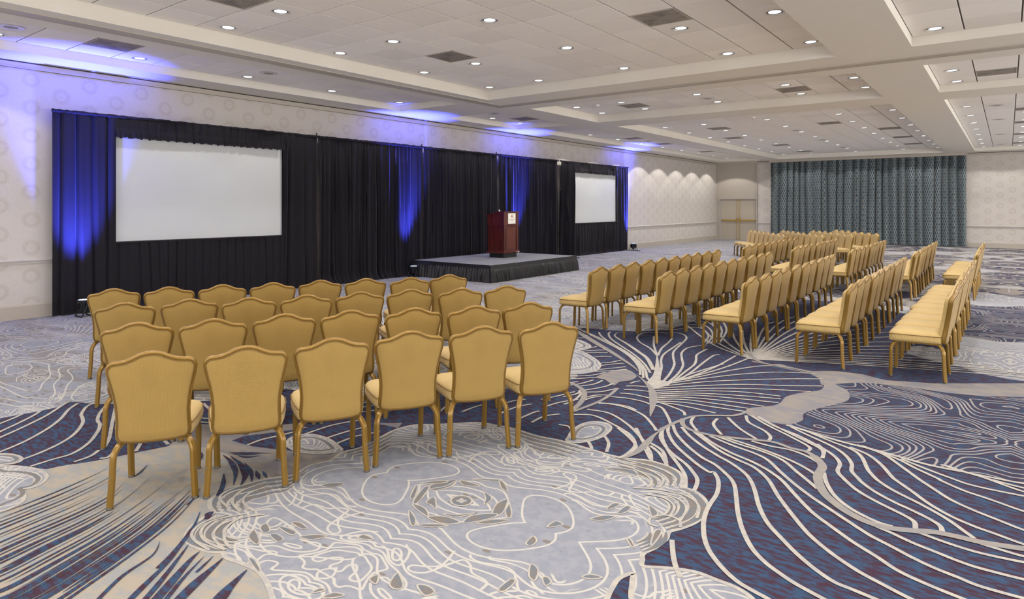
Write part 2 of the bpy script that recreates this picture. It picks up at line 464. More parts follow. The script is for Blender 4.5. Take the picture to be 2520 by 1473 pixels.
def lights(i, j, xcols, ylist):
    for a, x in enumerate(xcols):
        for b, y in enumerate(ylist):
            side = f'in {NAMEJ[j]} {NAMEC[i]}' if len(xcols) == 1 else f'{ORD[a+1]} from left, {NAMEJ[j]} {NAMEC[i]}'
            row = ORD[len(ylist)-b] if j == 1 else ORD[b+1]
            downlight(x, y, ZT[i], f'round downlight, {row} from camera, {side}',
                      f'downlights of the {NAMEJ[j]} {NAMEC[i]}', wash=(i == 1))
mc = [-8.29, -7.09, -5.29, -3.49, -2.28]
rc = [-.76, .37, 2.2, 4.0, 5.2]
for j, L in ((1, LYA), (3, LYB), (5, LYC)):
    lights(1, j, [-10.9], L); lights(3, j, mc, L); lights(5, j, rc, L[::1]); lights(7, j, [7.2], L)
# vents
vp = None
for k, (i, j, x, y, z, w_, h_) in enumerate(vents):
    root = empty('air_vent', (x, y, z), category='vent', label='', group=None)
    a, b = w_/2-.008, h_/2-.008
    MB().box((-a+.012, -b+.012, .002), (a-.012, b-.012, .010)).build('grille', M['vent'], root)
    m = MB()
    m.box((-a, -b, -.003), (a, -b+.014, .01)).box((-a, b-.014, -.003), (a, b, .01)).box((-a, -b+.014, -.003), (-a+.014, b-.014, .01)).box((a-.014, -b+.014, -.003), (a, b-.014, .01))
    m.build('vent_frame', M['trim'], root)
    root['group'] = 'square air vents in the ceiling bays'
    vp = root; root['_k'] = (i, j)
    same = [q for q in vents if q[0] == i and q[1] == j]; same.sort(key=lambda q: (q[3], q[2])); n = same.index(vents[k]) + 1
    root['label'] = f'square grey air vent, {ORD[n]} from camera in {NAMEJ[j]} {NAMEC[i]}'
    del root['_k']
# round ceiling speakers
def spk(x, y, z, lab):
    r = empty('ceiling_speaker', (x, y, z), category='speaker', label=lab, group='round ceiling speakers')
    MB().lathe([(.15, .0), (.155, -.005), (.145, -.009), (.135, -.007)], n=28).build('rim', M['lamp_trim'], r, smooth=True)
    MB().lathe([(.135, -.005), (.08, -.007), (.0005, -.008)], n=28).build('grille', M['spk'], r, smooth=True)
for k, y in enumerate((2.83, 6.54, 12.83, 21.7)): spk(-10.31, y, 4.04, f'round grey ceiling speaker in strip bay by stage wall, {ORD[k+1]} from camera')
for k, y in enumerate((17.94, 21.82, 25.48, 29.27)): spk(-5.32 + (.25 if k == 0 else 0), y - (0 if k else .6), 4.095, f'round grey ceiling speaker along the farthest wide middle bay, {ORD[k+1]} from camera')
for k, y in enumerate((18.8, 21.9, 26.5, 30.8)): spk(-.2, y, 4.04, f'round grey ceiling speaker along the farthest right hand bay, {ORD[k+1]} from camera')
x, y = pl(1741, 242, 4.095); spk(x, y, 4.095, 'round grey ceiling speaker in the second wide middle bay')
for (px, py), lb in (((1469, 258), 'small round smoke detector in the second wide middle bay'), ((1853, 288), 'small round smoke detector at front edge of farthest middle bay')):
    x, y = pl(px, py, 4.095); r = empty('smoke_detector', (x, max(y, 16.5) if px > 1500 else y, 4.095), category='detector', label=lb)
    MB().lathe([(.06, 0), (.06, -.02), (.045, -.034), (.0005, -.036)], n=20).build('housing', M['white'], r, smooth=True)
    MB().lathe([(.02, -.034), (.018, -.042), (.0005, -.043)], n=12).build('sensor_cap', M['trim'], r, smooth=True)
# ------------------------------------------------------------------ carpet (woven print laid out on the floor plane)
_lin = lin
def lin(r, g, b): return tuple(v*.66 for v in _lin(r, g, b))
def heather(g, x, y, a, b, sx=13., sy=34., sc_=1., lo=.38, hi=.62):
    n = g.noise(g.vec(x*sx, y*sy, 0.), sc_, 2., .6); p = g.noise(g.vec(x, y, 0.), 260, 2, .8)
    c = g.mix(n.smooth(lo, hi), a, b)
    return g.mix(p.smooth(.3, .7) * .32, c, tuple(v*.55 for v in a)), p
def fold(g, x, y):
    u = (x + 2.54).pp(2.56); v = (y - 2.87).pp(3.1); return u, v
def isolines(g, u, v, sc_, n, w, dist=.6, detail=1.):
    e = .004
    q = g.noise(g.vec(u, v, 0.), sc_, detail, .5, dist) * n
    qa = g.noise(g.vec(u+e, v, 0.), sc_, detail, .5, dist) * n; qb = g.noise(g.vec(u, v+e, 0.), sc_, detail, .5, dist) * n
    gr = (((qa-q)*(qa-q) + (qb-q)*(qb-q)).sqrt() / e).max(2.)
    f = (q.fract() - .5).abs() / gr; return 1 - f.smooth(w*.7, w), q
CREAM = lin(204,198,190)
def m_plain(name, a, b, **k):
    g = G(name); x, y, z = g.pos('World'); c, p = heather(g, x, y, a, b, **k)
    return g.out(c, .95, bump=p, bd=.003, bs=.5, spec=.1)
def m_light(name, folded=True, lo=True):
    g = G(name); x, y, z = g.pos('World'); c, p = heather(g, x, y, lin(158,161,174), lin(170,172,182), 14, 14)
    u, v = fold(g, x, y) if folded else (x, y*1.6)
    L, q = isolines(g, u, v, 1.0 if folded else .8, 36 if folded else 22, .0075 if folded else .012, .35, .6)
    L2, q2 = isolines(g, u, v*1.3 + 7, 2.0, 12, .009, 1.2, 1.)
    zone = g.noise(g.vec(u, v, 3.), 1.6, 1).smooth(.53, .55)
    line = L.max(L2 * zone)
    # slivers of taupe lying along the contour lines
    cell = g.voro(g.vec(u + q*.03, v*2., 0.), 5.5, 'F1', .9)
    nb = g.noise(g.vec(u, v, 9.), 2.4, 1)
    sl = cell.lt(.17 if folded else .27) * nb.gt(.45 if folded else .36) * (1 - line)
    if not folded:
        big = g.noise(g.vec(x*1.1, y*2.6, 0.), 1., 3, .55, .8).smooth(.545, .555); c = g.mix(big * .8, c, lin(150,146,144))
    c = g.mix(sl, c, lin(140,132,128)); c = g.mix(line, c, lin(207,203,197))
    return g.out(c, .95, bump=p + line*.6, bd=.003, bs=.5, spec=.1)
def m_navyc():
    g = G('carpet_navy_contours'); x, y, z = g.pos('World'); c, p = heather(g, x, y, lin(64,84,112), lin(74,52,66))
    u, v = fold(g, x, y); L, q = isolines(g, u, v, 1.15, 26, .0085, .5, .8)
    return g.out(g.mix(L*.85, c, lin(178,172,170)), .95, bump=p, bd=.003, bs=.5, spec=.1)
def m_far():
    g = G('carpet_far_mix'); x, y, z = g.pos('World'); c, p = heather(g, x, y, lin(70,84,110), lin(78,60,74))
    u, v = (x - .02).abs(), y
    n = g.noise(g.vec(u*.55, v*.30, 4.), 1.6, 3, .5, 1.2); L, q = isolines(g, u, v, .9, 14, .014, .8, 1.)
    st = ((g.noise(g.vec(u*.35, v*.9, 0.), 1.2, 1, .5, .6)*26).fract()-.5).abs()
    line = (1 - st.smooth(.10, .14))
    c = g.mix(line*.85, c, CREAM)
    c = g.mix(n.smooth(.50, .51), c, lin(150,143,138))
    lt = g.mix(L, lin(172,172,178), lin(206,202,196)); c = g.mix(n.smooth(.56, .57), c, lt)
    return g.out(c, .95, bump=p, bd=.003, bs=.5, spec=.1)
NAVY_A, NAVY_B = lin(64,88,120), lin(80,50,62)
CM = [m_light('carpet_light_swirl', False), m_plain('carpet_navy', NAVY_A, NAVY_B), m_navyc(), m_plain('carpet_taupe', lin(164,156,150), lin(146,144,152), sx=5, sy=9),
      m_plain('carpet_cream', lin(208,201,190), lin(190,186,184), sx=16, sy=16), m_light('carpet_light_contours', True), m_plain('carpet_beige', lin(188,177,162), lin(168,170,172), sx=8, sy=14),
      m_plain('carpet_band_grey', lin(160,157,158), lin(172,164,156), sx=8, sy=8), m_plain('carpet_sliver', lin(142,134,128), lin(126,134,146), sx=14, sy=14), m_far()]
SWIRL, NAVY, NAVYC, TAUPE, CRM, LIGHT, BEIGE, GREY, SLIV, FAR = range(10)
fl = MB(); fl.add([(XL-.1,YN-.1,0),(XR+.1,YN-.1,0),(XR+.1,YF+.1,0),(XL-.1,YF+.1,0)], [(0,1,2,3)], SWIRL)
from mathutils.geometry import tessellate_polygon
FR = {'P': (0,0,1), 'Z1': (1720,1163,2.706), 'Z2': (2080,1163,2.709), 'Z3': (1600,930,2.763), 'Z4': (2000,950,2.763), 'Z5': (1900,760,2.318), 'C1': (0,880,3.5), 'C2': (0,1150,2.566),
      'C3': (440,1050,1.986), 'C4': (1060,1050,1.986), 'C5': (1380,830,1.996), 'C7': (1800,830,1.996), 'C8': (1500,1053,1.996), 'K1': (2160,700,3.992), 'K2': (1380,800,3.992), 'K7': (700,660,2.63)}
lay = [0]
def P_(spec):
    """'frame: x,y x,y ...; frame: ...' -> floor points"""
    out = []
    for seg in spec.split(';'):
        fr, pts = seg.split(':'); ox, oy, s = FR[fr.strip()]
        for t in pts.split(): a, b = t.split(','); out.append((ox + float(a)/s, oy + float(b)/s))
    return out
def smooth_(pts, closed=False, n=6):
    out = []; N = len(pts)
    rng = range(N) if closed else range(N-1)
    for i in rng:
        p = [pts[(i+k) % N] if closed else pts[min(max(i+k, 0), N-1)] for k in (-1, 0, 1, 2)]
        for j in range(n):
            t = j/n
            out.append(tuple(.5*((2*p[1][a]) + (-p[0][a]+p[2][a])*t + (2*p[0][a]-5*p[1][a]+4*p[2][a]-p[3][a])*t*t + (-p[0][a]+3*p[1][a]-3*p[2][a]+p[3][a])*t**3) for a in (0, 1)))
    if not closed: out.append(pts[-1])
    return out
def F_(pts): return [pl(x, y) for x, y in pts]
def poly(W, mat, z=None):
    if z is None: lay[0] += 1; z = lay[0]*.00012
    v = [Vector((a, b, 0)) for a, b in W]; tris = tessellate_polygon([v]); q = []
    for t in tris:
        a, b, c = [W[i] for i in t]
        q.append(t if (b[0]-a[0])*(c[1]-a[1]) - (b[1]-a[1])*(c[0]-a[0]) > 0 else t[::-1])
    fl.add([(a, b, z) for a, b in W], q, mat); return z
def patch(spec, mat, sm=True):
    W = F_(smooth_(P_(spec), True) if sm else P_(spec)); poly(W, mat); return W
def ribbon(W, mat, w=.024, taper=0, closed=False, z=None):
    """taper: 1 thins the end, 2 both ends, -1 the start"""
    if z is None: z = LZ[0]; LZ[0] += .000006
    n = len(W); vs = []; fs = []
    for i, (x, y) in enumerate(W):
        a = W[(i-1) % n] if closed else W[max(i-1, 0)]; b = W[(i+1) % n] if closed else W[min(i+1, n-1)]
        tx, ty = b[0]-a[0], b[1]-a[1]; L = math.hypot(tx, ty) or 1; t = i/(n-1)
        k = 1.
        if taper in (1, 2): k *= min(1, (1-t)*(2.2 if taper == 2 else 1.4) + .06)
        if taper in (-1, 2): k *= min(1, t*(2.2 if taper == 2 else 1.4) + .06)
        h = w/2*k; vs += [(x - ty/L*h, y + tx/L*h, z), (x + ty/L*h, y - tx/L*h, z)]
    m = n if closed else n-1
    for i in range(m): j = (i+1) % n; fs.append((2*i, 2*i+1, 2*j+1, 2*j))
    fl.add(vs, fs, mat)
LZ = [.0028]
def line(spec, w=.024, mat=None, taper=0): ribbon(F_(smooth_(P_(spec), n=7)), CRM if mat is None else mat, w, taper)
# far half of the hall
poly([(-5.2, 10.8), (-3.6, 9.8), (-2.2, 8.6), (-1., 8.2), (XR, 8.2), (XR, YF), (-4.2, YF), (-5.6, 27), (-4.8, 22), (-6.0, 17), (-5.6, 13)], FAR)
NAVYBIG = 'P: 430,988 560,984 640,970 700,957 760,962 830,985 900,990 960,968 1000,955 1100,965 1250,955 1380,944 1425,925 1400,905 1392,880 1395,850 1390,825 1400,812 1437,806 1500,812 1560,815 1640,812 1690,796 1740,776 1800,758 1880,742 1960,735 2060,742 2160,760 2250,775 2300,800 2350,850 2420,880 2700,950 3100,1000 3300,1300 3100,1700 2200,1700 1300,1600 1200,1200 900,1130 700,1100 560,1060 440,1050'
W = F_(P_(NAVYBIG)); poly(W, NAVY)
# region right of the near block: light petals and rosette beyond the right rows
patch('P: 2700,1210 2520,1192 2400,1170 2250,1135 2120,1095 2000,1062 1935,1047 1975,1030 2000,1000 2080,985 2090,962 2053,943 2100,940 2160,941 2250,950 2330,962 2420,974 2520,980 2700,988', NAVYC, False)
patch('C7: 100,112 170,130 240,130 300,148 350,160 400,165 520,165 640,180 760,210 1000,225 1300,225 1437,225 1800,228 1800,300 1437,293 1200,285 1050,270 850,240 700,225 600,222 510,228 480,240 440,230 430,200 380,175 250,150 100,118', TAUPE, False)
patch('C7: 385,170 440,200 455,235 430,260 350,270 270,290 240,320 200,335 100,345 70,360 90,385 180,412 250,425 300,424 350,405 355,375 420,350 540,320 578,300 570,260 510,228 530,190 520,166', TAUPE)
patch('Z5: 760,225 850,212 980,228 1040,170 1100,158 1200,165 1300,185 1437,190 1700,195 1800,420 1437,410 1250,380 1150,358 1080,330 900,290 780,255', LIGHT)
patch('K1: 840,120 900,80 1000,75 1100,85 1250,110 1437,135 1700,160 1700,215 1437,212 1200,217 1000,202 870,190', LIGHT)
patch('K1: 820,200 1000,205 1200,220 1437,215 1700,220 1700,570 1437,568 1150,556 950,522 820,510 700,520 650,400', NAVYC)
# left side
patch('C1: -300,525 0,522 210,483 350,457 520,420 560,392 640,378 800,398 1000,395 1300,385 1520,392 1840,385 1900,300 2100,330 2100,700 1700,575 1560,700 1450,760 1200,812 1000,852 800,890 560,925 400,958 250,942 0,935 -300,930', NAVY, False)
patch('P: 414,1097 450,1065 486,1043 560,1045 600,1040 690,1045 720,1042 760,1052 860,1042 990,1040 950,1090 880,1115 830,1130 770,1150 720,1168 656,1180 600,1190 560,1210 500,1180 430,1130', TAUPE, False)
patch('C3: 258,68 320,45 440,30 560,15 700,-10 860,-30 1000,-10 1090,10 1040,60 960,100 790,122 740,135 640,128 560,118 460,108 360,96', NAVY, False)
BE = patch('P: -120,1235 0,1200 60,1180 114,1156 160,1146 229,1136 286,1124 343,1112 414,1098 450,1093 490,1098 552,1115 600,1140 640,1160 690,1182 760,1200 700,1300 720,1473 720,1640 -300,1640 -300,1300', BEIGE)
# medallion
MED = 'C3: 170,420 150,385 165,345 230,305 320,285 430,255 560,235 640,190 740,165 800,125 880,105 950,75 1000,45 1060,15 1150,-8 1240,-10; C4: 120,-15 230,-20 330,-5 400,8 520,45 640,70 780,110 880,140 960,155 1060,165 1150,190 1210,220 1232,255 1225,290 1290,315 1335,350 1350,390 1330,440 1280,475 1215,500 1165,515 1150,550 1100,590 1040,620 1035,650 1040,682 1150,690 1290,710 1400,750 1500,790 1580,850 1640,950 1500,1040 1200,1020 1000,880 985,760 990,718 920,742 880,800 840,870 700,1000 300,1100 -300,1100 -700,1000; C3: 480,900 462,850 430,760 380,700 300,665 230,640 215,615 150,610 60,575 35,540 60,490 120,445'
MW = patch(MED, LIGHT)
n_med = LIGHT
cx_, cy_ = pl(1135, 1232)
ribbon(MW, CRM, .026, closed=True)
def scaled(W, f): return [(cx_ + (a-cx_)*f, cy_ + (b-cy_)*f) for a, b in W]
rn = random.Random(4)
for lobe, c in (('C3: 640,190 560,235 430,255 320,285 230,305 165,345 150,385 170,420', 'C3: 470,400'), ('C3: 170,420 120,445 60,490 35,540 60,575 150,610 215,615', 'C3: 360,500'),
                ('C4: 880,140 960,155 1060,165 1150,190 1210,220 1232,255 1225,290', 'C4: 960,300'), ('C4: 1225,290 1290,315 1335,350 1350,390 1330,440 1280,475 1215,500 1165,515', 'C4: 1020,400'),
                ('C4: 1165,515 1150,550 1100,590 1040,620', 'C4: 980,520'), ('C3: 800,125 880,105 950,75 1000,45 1060,15', 'C3: 1000,180'), ('C4: 400,8 520,45 640,70 780,110', 'C4: 560,190')):
    W = F_(smooth_(P_(lobe), n=7)); c = F_(P_(c))[0]
    for q_, f in enumerate((.86, .72, .58, .44)):
        sc2 = lambda f: [(c[0] + (a-c[0])*f, c[1] + (b-c[1])*f) for a, b in W]
        ribbon(sc2(f+.065), SLIV, .052*(.5+f*.6), 2); ribbon(sc2(f), CRM, .014)
for s in ('C4: 145,262 200,275 240,292 160,285', 'C4: 200,255 330,258 345,268 240,262', 'C4: 335,263 362,280 376,316 345,300', 'C4: 260,320 300,350 262,382 268,350', 'C4: 385,380 396,430 376,447 364,412', 'C4: 376,355 352,420 300,440 318,382',
          'C4: 163,472 200,435 320,425 298,447', 'C4: 222,472 300,454 385,457 300,476', 'C4: 60,424 130,430 225,421 120,443', 'C4: 0,445 80,444 146,470 60,473', 'C4: 0,286 60,268 126,262 96,296 0,306', 'C4: -40,478 20,474 88,484 20,490',
          'C3: 1145,378 1205,400 1218,440 1160,402', 'C3: 1125,408 1157,450 1150,487 1130,470', 'C3: 1215,443 1300,439 1372,466 1300,476', 'C3: 1158,481 1240,475 1312,482 1240,492', 'C3: 1145,367 1195,300 1224,298 1170,370', 'C3: 1208,370 1250,345 1257,407 1236,385',
          'C3: 1130,345 1160,285 1168,300 1150,350', 'C3: 1185,275 1290,263 1310,272 1220,280', 'C3: 1225,305 1300,292 1355,265 1330,290 1260,312', 'C4: 840,200 980,210 1010,240 960,225',
          'C3: 590,540 660,528 725,535 650,553', 'C3: 875,545 905,528 952,550 920,552', 'C3: 490,495 520,492 575,515 550,530', 'C3: 550,470 590,468 628,495 600,500', 'C3: 445,530 480,525 512,550 480,562', 'C3: 695,290 750,275 810,278 760,296',
          'C3: 340,645 370,650 400,700 380,705', 'C4: 780,452 840,435 902,440 840,460', 'C4: 858,405 890,375 925,380 890,400', 'C4: 908,425 950,390 980,395 950,420', 'C4: 568,490 610,462 645,478 600,490', 'C4: 465,570 500,535 518,560 490,582', 'C4: 740,735 780,722 840,738 780,745',
          'C4: 330,795 390,745 412,760 360,805', 'C4: 480,730 490,672 525,700 510,752', 'C4: 545,740 570,735 588,760 560,778', 'C4: 1065,385 1110,420 1085,447', 'C4: 958,545 980,555 998,592 975,580', 'C4: 1075,580 1095,510 1130,510 1100,560',
          'C3: 1030,770 1070,715 1098,780 1060,795', 'C3: 1165,775 1220,780 1250,810 1200,825', 'C3: 650,810 690,790 715,800 670,812', 'C3: 700,835 760,812 810,825 750,838', 'C3: 930,745 975,725 965,770', 'C3: 398,490 430,475 446,510 410,517', 'C3: 340,540 370,505 395,560 375,575'):
    patch_W = F_(smooth_(P_(s), True, 4)); poly(patch_W, SLIV, LZ[0]); LZ[0] += .000006; ribbon(patch_W, CRM, .009, closed=True)
ring = [(150+52*math.cos(t), 363+25*math.sin(t)) for t in [2*PI*i/24 for i in range(24)]]
rw = F_([(1060+a/1.986, 1050+b/1.986) for a, b in ring]); poly(rw, SLIV, LZ[0]); LZ[0] += .000006; ribbon(rw, CRM, .012, closed=True)
ring = [(150+22*math.cos(t)*(1+.25*math.cos(4*t)), 363+10*math.sin(t)*(1+.25*math.cos(4*t))) for t in [2*PI*i/24 for i in range(24)]]
rw = F_([(1060+a/1.986, 1050+b/1.986) for a, b in ring]); poly(rw, CRM, LZ[0]); LZ[0] += .000006
# rounded pale petals beside the medallion
for s in ('C1: -120,850 0,830 100,835 170,855 186,882 150,905 60,920 -120,930', 'C1: -200,935 0,935 120,935 260,950 350,975 396,1010 400,1040 350,1090 280,1120 172,1142 206,1180 200,1230 130,1280 0,1330 -250,1400',
          'C3: 530,72 570,45 650,38 730,60 780,95 792,120 700,133 600,126 540,102', 'C5: 38,490 60,455 110,425 170,415 230,425 246,450 210,485 150,508 80,518 30,508',
          'K2: -120,235 0,232 100,235 220,265 320,320 380,370 385,410 340,450 220,475 0,487 -120,480', 'K2: -100,140 60,130 160,140 260,180 292,212 240,240 120,250 -100,230', 'K2: -60,480 20,478 46,492 45,530 0,562 -60,560'):
    W = F_(smooth_(P_(s), True)); poly(W, LIGHT, LZ[0]); LZ[0] += .00001; ribbon(W, CRM, .022, closed=True)
    mx_ = sum(a for a, b in W)/len(W); my_ = sum(b for a, b in W)/len(W)
    for f in (.8, .55): ribbon([(mx_+(a-mx_)*f, my_+(b-my_)*f) for a, b in W], CRM, .012, closed=True)
    ribbon([(mx_+(a-mx_)*.68, my_+(b-my_)*.68) for a, b in W], SLIV, .026, closed=True)
patch_W = F_(smooth_(P_('K2: 340,515 440,470 560,440 650,435 745,495 700,540 640,550 575,560 520,592 440,540 400,530'), True)); poly(patch_W, TAUPE, LZ[0]); LZ[0] += .00001
# flowing cream lines, right foreground
for s in ('Z3: 88,348 70,400 100,460 150,515 240,585 290,640 320,690 312,740 292,772', 'Z3: 128,320 122,370 165,450 250,530 330,595 400,640; Z1: 100,0 130,60 120,140 75,210 45,270 30,350 40,450 80,540 160,640 260,730 380,800 450,838 600,930',
          'Z3: 155,320 178,380 250,460 350,540 440,590; Z1: 170,0 218,50 240,100 250,180 260,270 290,380 350,500 430,590 520,660 640,740 820,838 1000,930',
          'Z3: 215,335 265,392 350,460 460,530 550,580; Z1: 300,0 342,50 372,120 402,230 460,340 560,450 660,550 780,650 900,730 1020,780 1160,838 1350,920',
          'Z3: 300,368 380,430 480,500 600,560 690,600; Z1: 412,0 470,60 530,160 620,280 720,400 820,490 940,580 1080,670 1230,750 1400,838 1600,930',
          'Z3: 325,370 420,440 550,510 680,565 760,605; Z1: 482,0 560,60 660,170 760,270 880,360 1020,460 1180,560 1300,640; Z2: 440,700 600,770 770,838 1000,930',
          'Z3: 405,395 560,460 700,510 800,560; Z1: 547,0 640,80 760,170 880,250 1000,330 1140,420; Z2: 300,490 450,570 600,640 750,700 900,760 1180,838 1400,890',
          'Z3: 460,400 600,450 760,500 900,560; Z1: 657,0 720,50 790,110', 'Z3: 480,398 620,440 800,500 950,560 1050,610 1130,660', 'Z3: 690,430 820,465 950,490 1060,530 1150,580',
          'Z1: 832,0 850,70 900,150 980,220 1080,280 1200,335 1290,360', 'Z2: 180,350 300,400 450,470 600,530 750,590 900,640 1192,715 1400,760', 'Z2: 495,403 650,460 800,510 950,550 1192,600 1400,635', 'Z2: 870,465 1050,520 1192,560 1400,600',
          'Z3: 735,270 850,330 1000,390; Z4: 60,420 150,480 185,530 170,580 210,630; Z2: 80,120 200,190 320,250 400,290 460,330 468,375', 'Z3: 960,335 1040,375; Z4: 130,410 220,470 265,530 265,580 310,630; Z2: 110,65 200,130 330,200 450,255 560,310 630,355 648,395',
          'Z4: -40,308 120,375 260,430 330,480 370,560; Z2: 165,0 220,55 330,125 470,195 600,265 700,325 790,390 860,440', 'Z4: 250,415 380,470 470,540 540,620; Z2: 350,60 450,130 560,210 700,290 860,360 1000,410 1192,480 1400,540',
          'Z4: 300,400 480,465 620,560 730,640; Z2: 560,90 700,180 850,250 1000,310 1192,385 1400,450', 'Z4: 330,405 560,490 700,560 850,630; Z2: 650,60 800,125 950,175 1192,260 1400,320', 'Z4: 600,495 760,560 920,620 1100,680 1437,750 1650,790',
          'Z4: 900,540 1100,605 1437,695 1650,730', 'Z4: 870,535 1150,620 1437,720 1650,760', 'Z4: 1000,580 1200,620 1437,665 1650,690', 'Z4: 30,395 75,440 65,492',
          'C8: 258,0 262,60 300,130 345,190 372,240 372,298', 'C8: 130,0 160,60 200,120 205,165', 'C8: 40,0 100,50 130,90 105,125 40,148', 'C8: 200,88 250,130 285,190', 'Z1: -180,450 -170,560 -150,640 -120,700'):
    line(s, .026)
line('Z3: 925,320 1010,345; Z4: 0,320 200,380 400,430 600,485 800,540 1000,580', .034)
# shell-shaped fan
for s in ('K2: 1000,560 1070,480 1115,390 1105,320 1110,260 1180,190 1235,130 1200,90 1100,70', 'K2: 1060,560 1150,480 1200,400 1190,330 1190,270 1260,220 1437,195', 'K2: 1120,540 1220,460 1310,390 1330,340 1340,290 1437,235', 'K2: 1180,530 1300,450 1400,370 1500,300 1560,290', 'K2: 1100,560 1250,490 1437,430 1600,380',
          'K2: 870,575 960,500 990,420 985,350 1010,290 1090,230 1180,170', 'K2: 945,300 880,230 780,170 750,120 800,80 900,70 1050,80', 'K2: 945,290 915,200 915,110', 'K2: 955,300 990,230 1060,170 1095,130', 'K2: 900,560 850,520 830,440 760,350 640,260 500,180 400,110 375,70',
          'K2: 810,520 800,430 720,330 600,240 450,160 300,90 215,55', 'K2: 780,490 770,420 690,320 560,230 400,150 250,75 130,10', 'K2: 880,470 820,380 720,290 600,210 500,140 470,90 490,65'): line(s, .026)
line('K2: 910,440 850,330 760,260 660,190 560,130 530,100 560,75 640,60', .045, taper=1); line('K2: 945,560 950,420 945,290', .07, taper=1)
patch_W = F_(P_('K2: 840,565 900,500 935,425 1000,430 985,500 960,540 1100,560 1060,590 950,620 900,625 870,590')); poly(patch_W, CRM, LZ[0]); LZ[0] += .00001
for s in ('445,230 600,205 750,150 860,90', '450,232 620,200 800,150 930,100', '450,235 650,200 850,160 1020,140 1180,160', '450,240 650,210 850,185 1050,172 1250,178', '455,245 700,220 900,210 1100,205 1290,205', '455,252 700,238 900,232 1100,238 1285,240', '460,262 700,252 900,252 1100,260 1230,268',
          '460,272 700,264 900,270 1080,290', '465,280 650,275 850,285 1080,303', '465,290 650,285 850,300 1070,322', '465,298 600,295 800,312 1000,340', '465,306 600,306 750,325 920,350', '465,314 600,320 750,343 910,366', '465,320 550,328 650,348 760,373'): line('C5: ' + s, .026)
O = (1851, 884)
for i, e in enumerate([(1905,792),(1960,778),(2020,770),(2080,768),(2130,775),(2180,790),(2210,803),(2235,815),(2260,828),(2280,842),(2300,855),(2320,866),(2350,878),(2390,890),(2430,900),(2470,910),(2560,922),(2640,932),(2720,945)]):
    bow = 26 - i*1.2
    pts = [O, (O[0]+(e[0]-O[0])*.33, O[1]+(e[1]-O[1])*.33 - bow), (O[0]+(e[0]-O[0])*.66, O[1]+(e[1]-O[1])*.66 - bow*.9), e]
    ribbon(F_(smooth_(pts, n=8)), CRM, .028)
for e in [(1690,800),(1712,790),(1745,780),(1790,770),(1830,765),(1870,762)]:
    m1 = ((O[0]+e[0])/2 - 12, (O[1]+e[1])/2 + 8); ribbon(F_(smooth_([O, m1, e], n=8)), CRM, .03)
for k in range(5):
    r_ = 30 + k*16; ribbon(F_(smooth_([(1655+k*4, 812-k*9), (1700+r_*.6, 806-k*7), (1722+r_*.7, 826-k*4), (1712+r_*.6, 846)], n=8)), CRM, .028)
# left of the fan
for s in ('380,375 500,365 590,345', '385,400 500,385 620,375', '350,440 500,425 640,410', '330,455 500,450 650,435', '50,510 200,500 330,490 440,465', '50,530 200,525 340,515', '0,610 100,590 200,575 320,540', '200,600 330,580 410,545', '240,640 360,620 450,600 520,570',
          '240,660 400,655 560,620', '230,715 350,690 480,690', '620,635 750,640 870,655', '640,600 750,600 850,610', '680,575 740,555 780,550', '580,670 700,680 880,720', '490,705 650,720 800,750 880,780', '370,770 500,775 650,800 740,838', '20,705 100,690 170,670 190,640', '30,780 110,750 180,700 200,660',
          '180,260 300,250 460,245', '250,270 350,270 460,270', '330,310 420,308 500,308', '180,245 270,230 355,210', '60,130 150,130 260,120', '200,750 300,715 400,700'): line('K2: ' + s, .024)
for s in ('130,355 240,375 330,430 390,490 420,530', '60,380 160,385 260,430 340,480 365,530 330,570 290,595', '180,320 300,340 400,380 450,430 470,460', '210,480 235,520 225,565', '130,505 150,540 148,560', '465,335 500,350 530,400 540,430', '440,520 500,560 520,620', '415,550 440,600', '465,315 540,340 600,365 610,385',
          '655,390 640,420 670,460', '770,400 750,430 790,480', '820,395 880,450 960,500', '910,385 925,420 1000,460 1030,490 1020,510', '935,385 1010,430 1130,490 1220,540 1215,560', '970,390 1060,440 1180,500 1270,545 1290,570 1285,595', '-10,430 40,440 60,470'): line('C5: ' + s, .025)
# broad grey stems
line('K2: 60,5 200,85 320,160 480,255 620,345 720,415 762,455', .085, GREY, 1)
line('K2: 750,490 830,560 888,630 907,700 905,780 890,850 878,900', .07, GREY, 2)
line('K2: 0,555 100,570 180,610 230,660 222,720 170,790 100,838', .05, GREY)
line('K2: 560,620 480,690 380,750 260,800 120,850', .035, GREY)
line('C5: 910,370 850,385 760,385 660,388 600,405 540,430 480,462', .036, GREY); line('C5: 500,450 455,485 430,512 380,560 325,588 290,597', .055, GREY, 2)
line('C5: 600,400 600,430 650,460 760,485 900,500 1040,515 1130,545 1210,565 1262,598', .040, GREY)
line('C5: 1240,582 1270,610 1285,640 1262,690; Z1: 828,130 900,200 1000,270 1120,330 1260,370 1437,390; Z2: 600,400 750,430 900,465 1050,490 1192,510 1400,530', .056, GREY)
line('C7: 85,80 120,110 170,130 240,140 330,158 395,172', .05, GREY)
